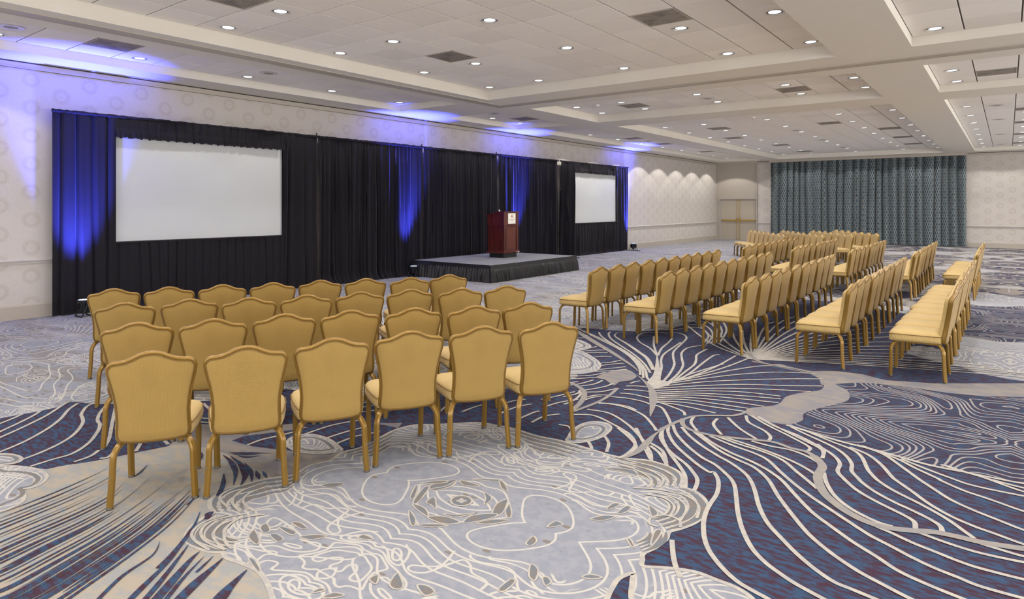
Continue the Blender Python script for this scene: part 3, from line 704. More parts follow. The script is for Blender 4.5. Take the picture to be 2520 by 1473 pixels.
# left field of lines
for s in ('-150,630 0,570 100,530 200,485', '-100,690 0,640 150,570 280,505 350,460', '-100,735 0,690 200,600 400,500 540,410 600,375', '-100,860 0,815 200,730 400,620 520,530 590,450 670,395', '190,880 350,820 520,740 640,660 710,570 710,520 700,490 740,430 790,400',
          '260,940 450,880 620,830 760,740 840,640 860,580 840,540 860,480 910,420', '640,900 780,850 850,800', '890,790 940,700 960,600 980,500 1000,410', '860,870 930,860 1000,800', '1170,810 1200,760 1225,715', '1400,700 1450,750', '1700,520 1840,530', '1700,555 1840,565', '1750,395 1800,440 1840,470', '2130,755 2250,710 2400,675 2540,640', '2420,790 2540,740'): line('C1: ' + s, .026)
for s in ('480,880 620,850 800,835 1000,800', '480,905 640,880 820,870 980,850', '480,935 600,920 760,905 900,900', '640,930 800,905 970,890', '970,960 1040,900 1100,860', '1150,930 1230,900 1300,880', '1380,890 1480,860 1560,850', '1400,940 1500,900 1600,880', '1500,985 1600,940 1650,925', '1600,1000 1680,960 1780,945', '1680,900 1780,870 1900,850', '1500,810 1600,800 1700,820', '1660,850 1760,830 1880,800', '1780,720 1840,740 1900,735', '120,1080 300,1020 480,985', '260,1105 400,1060 520,1030', '330,1140 460,1090 620,1060'): line('K7: ' + s, .024)
for s in ('1960,818 2060,822 2200,822 2335,826', '1990,830 2100,836 2230,832', '2040,845 2130,858 2240,846'): line('C1: ' + s, .02, NAVY, 2)
# navy blades on the beige petal
def curve(spec): return F_(smooth_(P_(spec), n=12))
T_ = [curve('C2: -80,300 0,285 200,210 420,120 640,20 720,-30'), curve('C2: -80,560 0,520 200,430 500,300 700,190 860,40'), curve('C2: -80,860 100,790 400,620 700,440 960,260 1200,80'), curve('C2: 380,900 600,740 850,560 1100,360 1260,180 1290,90')]
def lerp(a, b, t): return [(p[0]+(q[0]-p[0])*t, p[1]+(q[1]-p[1])*t) for p, q in zip(a, b)]
rn = random.Random(11)
for a, b, n, w0, w1 in ((T_[0], T_[1], 9, .007, .018), (T_[1], T_[2], 11, .008, .034), (T_[2], T_[3], 9, .012, .045)):
    for k in range(n):
        c = lerp(a, b, (k + rn.uniform(.15, .7))/n); e = rn.uniform(.72, 1.0); s0 = rn.choice((0, 0, 0, .15)); m_ = c[int(s0*len(c)):int(e*len(c))]
        ribbon(m_, NAVY, rn.uniform(w0, w1), 1 if s0 == 0 else 2)
for s, w in (('560,900 760,700 960,560 1010,470', .02), ('760,900 900,760 1080,580 1160,470', .03), ('860,900 1000,740 1140,560 1190,490', .028), ('930,900 1080,730 1200,590 1260,535', .045), ('1030,860 1160,700 1290,565', .022), ('1090,880 1230,740 1340,640 1410,575', .05), ('1240,665 1300,610 1350,560', .015), ('1350,880 1440,770 1560,650', .06), ('1180,240 1240,180 1262,130', .01), ('1380,180 1410,110 1412,45', .03), ('1300,330 1350,280', .03), ('1000,640 1100,540 1220,380 1265,280', .03)):
    line('C2: ' + s, w, NAVY, 1)
for s, w in (('1920,840 1990,900 2030,990 2010,1105', .036), ('1985,850 2080,930 2112,1020 2070,1110', .045), ('2105,908 2160,985 2170,1078', .028), ('2205,975 2235,1055', .03), ('2262,980 2300,1042', .02), ('1928,1000 1920,1100 1880,1200', .03), ('1690,790 1725,850 1680,940', .04), ('1150,1030 1210,990 1272,925', .014), ('1770,1395 1800,1350 1840,1330', .04)):
    line('C1: ' + s, w, NAVY, 2)
# fine cream lines in the pale lobes of the medallion
for s in ('C3: 240,395 200,350 250,310 400,262', 'C3: 300,418 262,370 300,320 430,270', 'C3: 365,415 315,370 340,330 440,290', 'C3: 215,600 130,560 110,510 170,460 320,428', 'C3: 225,605 180,560 170,520 230,470 400,425', 'C3: 260,600 225,560 230,500 300,450 420,430', 'C3: 150,605 80,560 65,520 120,470 240,430',
          'C4: 1180,292 1195,250 1100,200 960,165', 'C4: 1120,300 1135,255 1060,210 940,180', 'C4: 1060,300 1080,262 1010,215 930,190', 'C4: 1300,450 1310,390 1250,340 1120,310 990,300', 'C4: 1220,460 1250,400 1200,350 1080,320', 'C4: 1170,440 1190,390 1140,350 1040,330', 'C4: 1220,495 1215,460 1150,435 1080,445 1070,475 1110,490'):
    line(s, .016)
    line(s.replace(',', ',', 1), .016)
FLOOR = fl.build('floor', CM, kind='structure')
# ------------------------------------------------------------------ stage-side drapes and screens
XD = -11.79
def cloth(y0, y1, z0, z1, pitch, amp, seed, x=XD, gather=0., puddle=.0, flat=False, nz=26, toe=0.):
    """a hanging pleated cloth as one sheet: folds run down it, tighten under the heading and break at the floor"""
    rnd = random.Random(seed); L = y1 - y0; nfold = max(2, int(L / pitch)); 
    ph = [rnd.uniform(-.32, .32) for _ in range(nfold+2)]; am = [rnd.uniform(.55, 1.25) for _ in range(nfold+2)]
    drift = [rnd.uniform(-.5, .5)*pitch for _ in range(nfold+2)]
    ny = nfold * (6 if not flat else 8); vs = []; fs = []
    for k in range(nz+1):
        t = k / nz; z = z1 + (z0-z1)*t
        for i in range(ny+1):
            s = i / ny; f = s * nfold; a = int(min(f, nfold-1)); u = f - a
            A = (am[a]*(1-u) + am[a+1]*u)
            P = (ph[a]*(1-u) + ph[a+1]*u)
            if flat:      # broad flat pleats with a narrow tuck between them
                tuck = math.exp(-((u-.5)/.10)**2) - .35*math.exp(-((u-.75)/.12)**2)
                dx = -amp * tuck * A + .012*math.sin(7*s + 2*t + seed)
            else:
                ang = 2*PI*(f + P) + .5*math.sin(2.2*t + P*9)
                dx = amp * A * (math.sin(ang) + .35*math.sin(2.3*ang + P*5 + 1.5*t)) * (.45 + .55*min(1, t*4))
                dx += amp*.4*math.sin(f*.9 + 3*t + seed)
            dx += toe * max(0, (t-.93)/.07)**2
            dy = drift[a]*(1-u)*t*.7 + drift[min(a+1, nfold)]*u*t*.7
            edge = min(s, 1-s); dy *= min(1, edge*nfold)
            if gather and t < gather: dx += .010*math.sin(2*PI*s*L/.045)*(1 - t/gather)
            vs.append((x + dx, y0 + L*s + dy, z))
    for k in range(nz):
        for i in range(ny):
            a = k*(ny+1) + i; fs.append((a, a+1, a+ny+2, a+ny+1))
    return MB().add(vs, fs)
def band(y0, y1, z, h, seed, x=XD+.03):
    """the rod pocket along the top, puckered"""
    rnd = random.Random(seed); n = int((y1-y0)/.05); R = []
    for i in range(n+1):
        y = y0 + (y1-y0)*i/n; p = rnd.uniform(-.006, .006)
        R.append([(x + (.028+p)*math.cos(a), y, z - h/2 + (h/2+p)*math.sin(a)) for a in [2*PI*j/8 for j in range(8)]])
    return MB().rings(R)
ZTOP, ZS0, ZS1 = 3.222, 1.135, 2.862
def screen(ya, y0, y1, yb, lab, cat, labs, seed, blue_left, spl, spr):
    r = empty('projection_screen', (0, 0, 0), category='screen', label=lab)
    MB().box((XD-.045, y0-.02, ZS0-.02), (XD-.035, y1+.02, ZS1+.06)).build('screen_surface', M['screen'], r)
    m = MB()
    for a, b in (((y0-.05, ZS0-.055), (y1+.05, ZS0-.01)), ((y0-.05, ZS1+.01), (y1+.05, ZS1+.06))): m.box((XD-.06, a[0], a[1]), (XD-.02, b[0], b[1]))
    m.box((XD-.06, y0-.05, ZS0-.01), (XD-.02, y0-.01, ZS1+.01)).box((XD-.06, y1+.01, ZS0-.01), (XD-.02, y1+.05, ZS1+.01))
    for y in (y0-.03, y1+.03): m.box((XD-.06, y-.02, .02), (XD-.03, y+.02, ZS0))
    m.build('screen_frame', M['black'], r)
    for y in (y0+.05, y1-.1): pass
    n = max(6, int((y1-y0)/.15))
    v = cloth(y0-.01, y1+.01, ZS1-.012, ZTOP-.02, .15, .020, seed, XD+.045, flat=(seed < 20), nz=10)
    # ragged lower edge of the pleats
    rr = random.Random(seed)
    q = []
    for (x, y, z) in v.v:
        if z < ZS1 + .02: z += .012*math.sin(y*41) + .008*math.sin(y*97)
        q.append((x + (.03 if z < ZS1+.1 else 0), y, z))
    v.v = q
    v.build('valance', M['velvet'], r, smooth=True, angle=80)
    cloth(y0-.02, y1+.02, .015, ZS0-.02, .155, .026, seed+1, XD+.02, flat=(seed < 20), nz=16, toe=.05).build('skirt', M['velvet'], r, smooth=True, angle=80)
    MB().box((XD-.005, y0-.02, ZS0-.045), (XD+.03, y1+.02, ZS0-.018)).build('skirt_heading', M['velvet'], r)
    cloth(ya, y0, .015, ZTOP-.01, spl*.8, .062, seed+2, XD+.03, flat=(seed < 20), nz=30).build('side_drape', M['velvet'], r, smooth=True, angle=80)
    cloth(y1, yb, .015, ZTOP-.01, spr, .040, seed+3, XD+.03, nz=30).build('side_drape', M['velvet'], r, smooth=True, angle=80)
    band(ya, yb, ZTOP, .05, seed+4, XD+.035).build('rod_pocket', M['velvet'], r, smooth=True)
    return r
screen(3.75, 4.655, 7.79, 8.62, 'large white projection screen framed by black drapes, nearest, left of the stage', 'screen', None, 11, True, .23, .17)
s2 = screen(18.13, 18.97, 22.06, 22.95, 'far white projection screen framed by black drapes, right of the stage', 'screen', None, 31, False, .17, .15)
MB().tube([(-11.74, 18.35, .03), (-11.2, 18.35, .02)], .018, n=8).tube([(-11.20, 18.35, .02), (-11.17, 18.35, .02)], .024, n=8).build('stabiliser_foot', M['steel'], s2, label='grey steel foot')
MB().tube([(-11.74, 22.6, .03), (-11.1, 22.6, .02)], .018, n=8).tube([(-11.10, 22.6, .02), (-11.07, 22.6, .02)], .024, n=8).build('stabiliser_foot', M['steel'], s2, label='grey steel foot')
for k, (a, b, lab) in enumerate(((8.66, 11.81, 'black velour backdrop drape between near screen and the stage, blue lit at its right'),
                                 (11.85, 14.84, 'black velour backdrop drape straight behind the lectern stage'),
                                 (14.88, 18.02, 'black velour backdrop drape right of the lectern, blue lit at its left'))):
    r = empty('backdrop_drape', (0, 0, 0), category='drape', label=lab, group='black backdrop drapes behind the stage')
    cloth(a, b, .012, ZTOP-.03, .115, .038, 50+k*7, gather=.08, toe=.12, nz=34).build('cloth', M['velvet'], r, smooth=True, angle=80)
    band(a, b, ZTOP+.0, .055, 70+k).build('rod_pocket', M['velvet'], r, smooth=True)
    for y in ([a-.005, b+.005] if k == 0 else [b+.005]):
        MB().tube([(XD-.045, y, .012), (XD-.045, y, ZTOP+.06)], .016, n=10).build('upright_pole', M['black'] if k < 2 else M['white'], r, label='pale upright pole at the gap' if k == 2 else None)
# ------------------------------------------------------------------ blue uplights
def uplight(x, y, lab, tilt, aim):
    r = empty('uplight', (x, y, 0), .35, category='stage light', label=lab, group='blue floor uplights')
    b = MB()
    prof = [(.055, .085), (.085, .10), (.092, .13), (.098, .20), (.108, .215), (.108, .265), (.098, .265), (.096, .250), (.0005, .250)]
    b.lathe(prof, n=28); b.build('housing', M['black'], r, smooth=True, angle=35)
    m = MB()
    for i in range(18):
        a = 2*PI*i/18; m.box((-.002, .088, .11), (.002, .106, .20)) if False else None
        c, s = math.cos(a), math.sin(a)
        m.add([(c*.086-s*.002, s*.086+c*.002, .11), (c*.108-s*.002, s*.108+c*.002, .13), (c*.108-s*.002, s*.108+c*.002, .205), (c*.09-s*.002, s*.09+c*.002, .21),
               (c*.086+s*.002, s*.086-c*.002, .11), (c*.108+s*.002, s*.108-c*.002, .13), (c*.108+s*.002, s*.108-c*.002, .205), (c*.09+s*.002, s*.09-c*.002, .21)],
              [(0,1,2,3), (7,6,5,4), (0,4,5,1), (1,5,6,2), (2,6,7,3)])
    m.build('cooling_fins', M['black'], r)
    m = MB()
    for rr, nn in ((.07, 12), (.036, 6)):
        for i in range(nn):
            a = 2*PI*i/nn; m.lathe([(.013, .251), (.010, .262), (.0005, .266)], (rr*math.cos(a), rr*math.sin(a), 0), n=10)
    m.build('led_lenses', M['ledwhite'], r, smooth=True)
    MB().lathe([(.094, .2505), (.0005, .2515)], n=24).build('led_plate', M['ledblue'], r)
    for s in (-1, 1):
        MB().tube([(s*.118, 0, .20), (s*.122, .03, .12), (s*.128, .075, .02), (s*.122, .082, .008), (0, .086, .008)], .010, n=8).tube([(s*.118, 0, .20), (s*.122, -.03, .12), (s*.128, -.075, .02), (s*.122, -.082, .008), (0, -.086, .008)], .010, n=8).build('bracket', M['black'], r, smooth=True)
        MB().tube([(s*.105, 0, .20), (s*.145, 0, .20)], .016, n=10).build('clamp_knob', M['steel'] if s < 0 else M['black'], r, smooth=True)
    MB().box((-.03, -.03, .04), (.03, .03, .09)).build('cable_box', M['black'], r)
    L = bpy.data.lights.new('uplight_beam', 'SPOT'); L.energy = BLUE_W; L.color = (.065, .085, 1.); L.spot_size = math.radians(46); L.spot_blend = 1.; L.shadow_soft_size = .06
    lo = bpy.data.objects.new('light', L); C.objects.link(lo); lo.parent = r; lo.location = (0, 0, .30); pass
    d = Vector(aim) - Vector((x, y, .3)); lo.rotation_mode = 'QUATERNION'
    lo.rotation_quaternion = d.to_track_quat('-Z', 'Y')
    r.rotation_euler = (0, 0, 0)
    return r
uplight(-11.44, 4.08, 'blue floor uplight below the leftmost blue lit drape', 0, (-11.74, 4.1, 3.0))
uplight(-11.45, 11.16, 'blue floor uplight at left back corner of the stage', 0, (-11.74, 11.25, 3.0))
uplight(-11.42, 15.75, 'blue floor uplight hidden behind the stage, right of the lectern', 0, (-11.74, 15.65, 3.0))
uplight(-11.50, 22.90, 'blue floor uplight at right end of the far screen drapes', 0, (-11.74, 22.75, 3.0))
# ------------------------------------------------------------------ stage
SX0, SX1, SY0, SY1, SZ = -11.66, -9.20, 11.36, 14.97, .385
st = empty('stage', (0, 0, 0), category='stage', label='low grey carpeted stage platform with black pleated skirt carrying the lectern')
my, mx = (SY0+SY1)/2, (SX0+SX1)/2
for a, b in ((SX0, mx), (mx, SX1)):
    for c_, d_ in ((SY0, my), (my, SY1)):
        pnl = MB().box((a+.012, c_+.012, SZ-.06), (b-.012, d_-.012, SZ)).build('deck_panel', M['deck'], st)
        m = MB()
        m.box((a+.002, c_+.002, SZ-.07), (b-.002, c_+.012, SZ-.001)).box((a+.002, d_-.012, SZ-.07), (b-.002, d_-.002, SZ-.001)).box((a+.002, c_+.012, SZ-.07), (a+.012, d_-.012, SZ-.001)).box((b-.012, c_+.012, SZ-.07), (b-.002, d_-.012, SZ-.001))
        m.build('edge_strip', M['black'], pnl)
m = MB()
for x in (SX0+.15, mx, SX1-.15):
    for y in (SY0+.15, my, SY1-.15): m.box((x-.02, y-.02, 0), (x+.02, y+.02, SZ-.07))
m.build('frame_legs', M['steel'], st)
def skirt_run(corners, seed):
    # one continuous gathered skirt round the open sides
    rnd = random.Random(seed); path = []
    for (p, q) in zip(corners, corners[1:]):
        L = math.dist(p, q); n = int(L/.0135)
        o = ((q[1]-p[1])/L, -(q[0]-p[0])/L)
        for i in range(n): t = i/n; path.append((p[0]+(q[0]-p[0])*t, p[1]+(q[1]-p[1])*t, o[0], o[1], min(1, t*L/.05, (1-t)*L/.05)))
    p, q = corners[-2:]; L = math.dist(p, q); o = ((q[1]-p[1])/L, -(q[0]-p[0])/L); path.append((q[0], q[1], o[0], o[1], 0.))
    # round the normals over the corners
    nz = 12; vs = []; fs = []; N = len(path); am = [rnd.uniform(.35, 1.3) for _ in range(N//5+3)]; sw = [rnd.uniform(-1, 1) for _ in range(N//5+3)]
    for k in range(nz+1):
        t = k/nz; z = SZ-.010 - (SZ-.020)*t; hd = max(0, min(1, (t-.16)/.12))
        for i, (x, y, a, b, e) in enumerate(path):
            w0 = 0; sx_ = sy_ = 0
            for dd in range(-4, 5):
                j_ = min(max(i+dd, 0), N-1); sx_ += path[j_][2]; sy_ += path[j_][3]
            ll = math.hypot(sx_, sy_); a, b = sx_/ll, sy_/ll
            f = i/6.2; c_ = int(f) % (len(am)-2); u = f - int(f); A = am[c_]*(1-u)+am[c_+1]*u; W = sw[c_]*(1-u)+sw[c_+1]*u
            bl = math.sin(PI*min(1, max(0, (t-.2)/.8)))
            d = .010 + hd*(.030*A*(.55+.45*t)*(1+math.sin(2*PI*f + W*2.4*t)) + .035*t + .018*bl*max(0, W)) + (.012 if .02 < t < .15 else 0)
            vs.append((x + a*d, y + b*d, z))
    for k in range(nz):
        for i in range(N-1):
            a = k*N+i; fs.append((a, a+1, a+N+1, a+N))
    return MB().add(vs, fs)
skirt_run([(SX0, SY0), (SX1, SY0), (SX1, SY1), (SX0, SY1)], 3).build('stage_skirt', M['skirtm'], st, smooth=True, angle=80)
# ------------------------------------------------------------------ lectern (front faces +X)
lx, ly = -10.50, 13.46
lc = empty('lectern', (lx, ly, SZ), category='lectern', label='dark red wooden lectern with a white sign standing on the stage')
W2, D0, D1 = .30, -.26, .26      # half width (y), back and front (x)
MB().box((D0+.03, -W2+.02, 0), (D1-.03, W2-.02, .105)).build('plinth', M['black'], lc, label='black plinth')
prof = [(.0, .105), (.035, .12), (.04, .14), (.02, .155), (.008, .165)]
MB().rings([[(D0-e, -W2-e, z), (D1+e, -W2-e, z), (D1+e, W2+e, z), (D0-e, W2+e, z)] for e, z in prof]).build('base_moulding', M['mahog'], lc)
bd = MB().box((D0+.004, -W2+.004, .165), (D1-.004, W2-.004, .80)).build('cabinet', M['mahog'], lc)
m = MB()
for y0, y1 in ((-W2, -W2+.05), (W2-.05, W2)): m.box((D1-.004, y0, .165), (D1+.008, y1, .80))
m.box((D1-.004, -W2+.05, .165), (D1+.008, W2-.05, .20)).box((D1-.004, -W2+.05, .76), (D1+.008, W2-.05, .80))
for x0, x1 in ((D0, D0+.05), (D1-.05, D1)): m.box((x0, -W2-.008, .165), (x1, -W2+.004, .80))
m.box((D0+.05, -W2-.008, .165), (D1-.05, -W2+.004, .20)).box((D0+.05, -W2-.008, .76), (D1-.05, -W2+.004, .80))
for y in (-W2+.085, W2-.085): m.box((D1-.004, y-.006, .20), (D1+.006, y+.006, .76))
for x in (D0+.085, D1-.085): m.box((x-.006, -W2-.006, .20), (x+.006, -W2+.004, .76))
m.build('panel_frame', M['mahog'], lc)
MB().box((D1-.002, -W2+.10, .21), (D1+.002, W2-.10, .75)).build('front_panel', M['mahog2'], lc)
e = .018
MB().rings([[(D0-e_, -W2-e_, z), (D1+e_, -W2-e_, z), (D1+e_, W2+e_, z), (D0-e_, W2+e_, z)] for e_, z in ((.0, .80), (e, .807), (e, .822), (.004, .832))]).build('waist_moulding', M['mahog'], lc)
# upper box with the sloping reading desk
def side(y): return [(D0-.01, y, .832), (D1+.01, y, .832), (D1+.01, y, 1.165), (D1-.16, y, 1.165), (D0-.01, y, 1.075)]
MB().rings([side(-W2-.012), side(W2+.012)]).build('upper_box', M['mahog'], lc)
def top(y, o=0): return [(D0-.035, y, 1.072), (D0-.035, y, 1.094), (D1-.165, y, 1.187), (D1+.035, y, 1.187), (D1+.035, y, 1.163), (D1-.16, y, 1.163)]
MB().rings([top(-W2-.035), top(W2+.035)]).build('reading_top', M['mahog'], lc)
MB().tube([(D1-.22, -.20, 1.16), (D1-.22, -.20, 1.205)], .012).tube([(D1-.22, -.20, 1.205), (D1-.25, -.18, 1.215)], .02, n=10).build('microphone_clip', M['white'], lc, smooth=True)
sg = MB().box((D1+.010, -.145, .87), (D1+.020, .165, 1.14)).build('sign', M['sign'], lc, label='white square sign with gold tree emblem')
sxx = D1+.0205
def flat(pts, name, mat, dx=0.):
    n = len(pts); MB().rings([[(sxx-.0004+dx, a, b) for a, b in pts], [(sxx+.0006+dx, a, b) for a, b in pts]]).build(name, mat, sg)
cy = .012
# emblem: a round gold tree inside the dark crescent of a D
n = 26; outer = [(cy+.012 + .036*math.cos(a), 1.062 + .046*math.sin(a)) for a in [(-.5 + i/n)*PI for i in range(n+1)]]
inner = [(cy+.008 + .031*math.cos(a), 1.062 + .043*math.sin(a)) for a in [(.5 - i/n)*PI for i in range(n+1)]]
flat(outer + inner, 'emblem_crescent', M['logo_dark'])
for k, (a, b, r_) in enumerate(((0, 1.085, .017), (-.012, 1.072, .015), (.008, 1.070, .015), (-.016, 1.056, .015), (.006, 1.053, .017), (-.004, 1.064, .02))):
    flat([(cy-.004+a + r_*math.cos(t), b + r_*math.sin(t)) for t in [2*PI*i/14 for i in range(14)]], 'emblem_leaf_cluster', M['logo_gold'], .0004 + k*.0001)
flat([(cy-.007, 1.012), (cy-.001, 1.012), (cy+.0, 1.05), (cy-.008, 1.05)], 'emblem_trunk', M['logo_gold'], .0003)
def text(s, size, y, z, mat):
    cu = bpy.data.curves.new('lettering', 'FONT'); cu.body = s; cu.size = size; cu.align_x = 'CENTER'; cu.align_y = 'CENTER'; cu.extrude = .0004; cu.resolution_u = 2
    t = bpy.data.objects.new('lettering', cu); C.objects.link(t)
    bpy.context.view_layer.update()
    me = bpy.data.meshes.new_from_object(t.evaluated_get(bpy.context.evaluated_depsgraph_get())); bpy.data.objects.remove(t)
    me.materials.clear(); me.materials.append(mat)
    o = bpy.data.objects.new('lettering', me); C.objects.link(o); o.parent = sg; o.location = (sxx+.0006, y, z); o.rotation_euler = (PI/2, 0, PI/2)
    return o
t = text('DOUBLETREE', .034, cy, .977, M['sign_grey']); t.scale = (1., 1.25, 1)
text('BY HILTON', .017, cy, .940, M['sign_grey'])
# ------------------------------------------------------------------ far curtains
def curtain(x0, x1, lab, seed):
    rnd = random.Random(seed); L = x1-x0; nf = int(L/.29); ny = nf*8; nz = 16; vs = []; fs = []; uv = []
    am = [rnd.uniform(.6, 1.2) for _ in range(nf+2)]; ph = [rnd.uniform(-.25, .25) for _ in range(nf+2)]
    z0, z1 = .03, 3.83
    for k in range(nz+1):
        t = k/nz; z = z1 + (z0-z1)*t; arc = 0; prev = None
        for i in range(ny+1):
            s = i/ny; f = s*nf; a = int(min(f, nf-1)); u = f-a; A = am[a]*(1-u)+am[a+1]*u; P = ph[a]*(1-u)+ph[a+1]*u
            ang = 2*PI*(f+P) + .4*math.sin(3*t+P*8)
            y = YF-.17 + .115*A*(math.sin(ang) + .3*math.sin(2*ang+P*6)) + (.02*math.sin(f*.7+5*t))
            x = x0 + L*s + .035*A*math.cos(ang)*min(1, s*8, (1-s)*8)
            if prev: arc += math.dist(prev, (x, y))
            prev = (x, y); vs.append((x, y, z)); uv.append((arc, z))
    for k in range(nz):
        for i in range(ny):
            a = k*(ny+1)+i; fs.append((a, a+1, a+ny+2, a+ny+1))
    r = empty('curtain', (0, 0, 0), category='curtain', label=lab, group='teal lattice curtains on far wall')
    o = MB().add(vs, fs).build('curtain_cloth', M['curtain'], r, smooth=True, angle=80)
    ul = o.data.uv_layers.new(name='UVMap'); li = 0
    for p in o.data.polygons:
        for vi in p.vertices: ul.data[li].uv = uv[vi]; li += 1
    MB().box((x0, YF-.20, 3.83), (x1, YF-.14, 3.86)).build('curtain_track', M['white'], r)
xm = -5.42
curtain(-9.18, xm, 'left half of the long teal lattice curtain on the far wall', 5)
curtain(xm+.01, -1.37, 'right half of the long teal lattice curtain on the far wall', 9)
# ------------------------------------------------------------------ banquet chairs (local: faces +Y)
ZB0, ZB1 = .362, .893
def back_outline():
    half = [(0, .893), (.03, .8905), (.06, .882), (.095, .864), (.130, .849), (.165, .843), (.193, .841), (.212, .832), (.223, .815), (.226, .795),
            (.222, .765), (.212, .72), (.199, .66), (.190, .60), (.185, .54), (.185, .48), (.188, .43), (.188, .405), (.182, .385), (.165, .372), (.12, .3655), (.06, .363)]
    return [(x, z) for x, z in half] + [(0, .362)] + [(-x, z) for x, z in half[:0:-1]]
def ymap(x, z, off):      # off: towards the front
    t = max(0., (z-ZB0)/(ZB1-ZB0))
    return -.222 - .092*t**1.15 + .018*(x/.22)**2 + off
OL = back_outline()
def off_ring(f, off, zc=.615):
    # inset towards the middle by f metres
    out = []
    n = len(OL)
    for i, (x, z) in enumerate(OL):
        a, b = OL[i-1], OL[(i+1) % n]; tx, tz = b[0]-a[0], b[1]-a[1]; L = math.hypot(tx, tz)
        nx, nz = -tz/L, tx/L       # inward (outline runs clockwise seen from +Y...)
        if nx*(0-x) + nz*(zc-z) < 0: nx, nz = -nx, -nz
        k_ = 1. if f <= 0 else .42 + .58*max(0., min(1., (z-.80)/.04))
        X, Z = x + nx*f*k_, z + nz*f*k_
        out.append((X, ymap(X, Z, off), Z))
    return out
def shr(f, off, zc=.615):
    return [(x*f, ymap(x*f, zc + (z-zc)*f, off), zc + (z-zc)*f) for x, y, z in off_ring(.032, 0.)]
def chair_proto():
    r = empty('banquet_chair', (0, 0, 0), category='chair')
    m = MB(); m.rings([off_ring(.012, -.018), off_ring(.018, -.021), off_ring(.032, -.024)] + [shr(f, -.024 - .003*(1-f)) for f in (.8, .55, .25, .05)], False, True)
    m.build('back_panel', M['gold_back'], r, smooth=True, angle=50)
    m = MB(); m.rings([off_ring(.010, .010), off_ring(.004, .020), off_ring(.006, .034), off_ring(.018, .044), off_ring(.032, .048)] + [shr(f, .048 + .006*(1-f)) for f in (.8, .55, .25, .05)], False, True)
    m.build('back_cushion', M['gold_lit'], r, smooth=True, angle=50)
    m = MB(); m.rings([off_ring(.013, -.020), off_ring(.004, -.023), off_ring(-.006, -.017), off_ring(-.009, -.004), off_ring(-.006, .010), off_ring(.002, .014), off_ring(.012, .012)], False, False)
    m.build('back_frame', M['goldmetal'], r, smooth=True, angle=60)
    MB().tube([p for p in off_ring(.0150, -.0235)], .0028, n=5, closed=True, up=(0, 1, 0)).build('back_piping', M['welt'], r, smooth=True)
    # seat
    def seat_ring(ins, z, dome=0.):
        pts = []
        W0, W1, F, B = .229-ins, .205-ins, .252-ins, -.205+ins*.5
        def arc(cx, cy, rad, a0, a1, n): return [(cx + rad*math.cos(a0+(a1-a0)*i/n), cy + rad*math.sin(a0+(a1-a0)*i/n)) for i in range(n+1)]
        rf = max(.02, .085-ins); 
        pts += arc(W0-rf, F-rf, rf, 0, PI/2, 6)
        pts += [(W0*.35, F+.006), (0, F+.008), (-W0*.35, F+.006)]
        pts += arc(-W0+rf, F-rf, rf, PI/2, PI, 6)
        pts += [(-(W0+.002), .05), (-(W0*.5+W1*.5)-.003, -.08)]
        pts += arc(-W1+.03, B+.03, .03, PI, 1.5*PI, 3); pts += arc(W1-.03, B+.03, .03, 1.5*PI, 2*PI, 3)
        pts += [((W0*.5+W1*.5)+.003, -.08), (W0+.002, .05)]
        return [(x, y, z - .012*max(0, (y-.12)/.13)**2) for x, y in pts]
    m = MB(); m.rings([seat_ring(.012, .368), seat_ring(.003, .374), seat_ring(.0, .395), seat_ring(.003, .428), seat_ring(.008, .443), seat_ring(.020, .457), seat_ring(.05, .468), seat_ring(.10, .476), seat_ring(.15, .480)], True, True)
    s = m.build('seat', M['gold_lit'], r, smooth=True, angle=50)
    MB().tube(seat_ring(.001, .437), .0035, n=5, closed=True, up=(0, 0, 1)).build('piping', M['welt'], s, smooth=True)
    m = MB(); m.box((-.19, -.20, .352), (.19, -.165, .368)).box((-.19, .17, .352), (.19, .20, .368)).box((-.19, -.165, .352), (-.16, .17, .368)).box((.16, -.165, .352), (.19, .17, .368))
    m.box((-.16, -.165, .358), (.16, .17, .368), 1)
    m.build('seat_frame', [M['goldmetal'], M['rubber']], r)
    def leg(sx, front):
        if front: a, c, f = (.125, .135), (.195, .225), (.190, .232)
        else: a, c, f = (.140, -.150), (.206, -.222), (.219, -.236)
        P = []; zt, rad = .362, .095
        dx, dy = c[0]-a[0], c[1]-a[1]; L = math.hypot(dx, dy); hx, hy = dx/L, dy/L
        n = 8
        for i in range(n+1):
            t = i/n*PI/2; k = (1-rad/L)*L if L > rad else 0
            P.append((a[0] + hx*(k*min(1, i/2) if i < 2 else k) + hx*rad*math.sin(t), a[1] + hy*(k*min(1, i/2) if i < 2 else k) + hy*rad*math.sin(t), zt - rad*(1-math.cos(t))))
        e = P[-1]
        for t in (.35, .7, 1.0):
            P.append((e[0] + (f[0]-e[0])*t**1.4, e[1] + (f[1]-e[1])*t**1.4, e[2] + (.014-e[2])*t))
        P = [(sx*x, y, z) for x, y, z in P]
        # rounded-rectangular bent tube
        V = [Vector(p) for p in P]; hz = Vector((-hy*sx, hx, 0)) if sx > 0 else Vector((hy*-sx*-1, hx, 0)); hz = Vector((-(hy), hx*sx, 0)); hz.normalize()
        R = []
        for i, p in enumerate(V):
            t = (V[min(i+1, len(V)-1)] - V[max(i-1, 0)]).normalized(); b = t.cross(hz).normalized()
            w_ = .0185; d_ = .014
            R.append([tuple(p + hz*w_*u + b*d_*v) for u, v in ((1, .45), (.6, 1), (-.6, 1), (-1, .45), (-1, -.45), (-.6, -1), (.6, -1), (1, -.45))])
        lg = MB().rings(R).build('leg', M['goldmetal'], r, smooth=True, angle=35)
        p = V[-1]
        MB().lathe([(.014, .0), (.019, .002), (.019, .010), (.014, .017)], (p.x, p.y, 0), n=10).build('glide', M['glide'], lg, label='dark metal foot glide', smooth=True, angle=40)
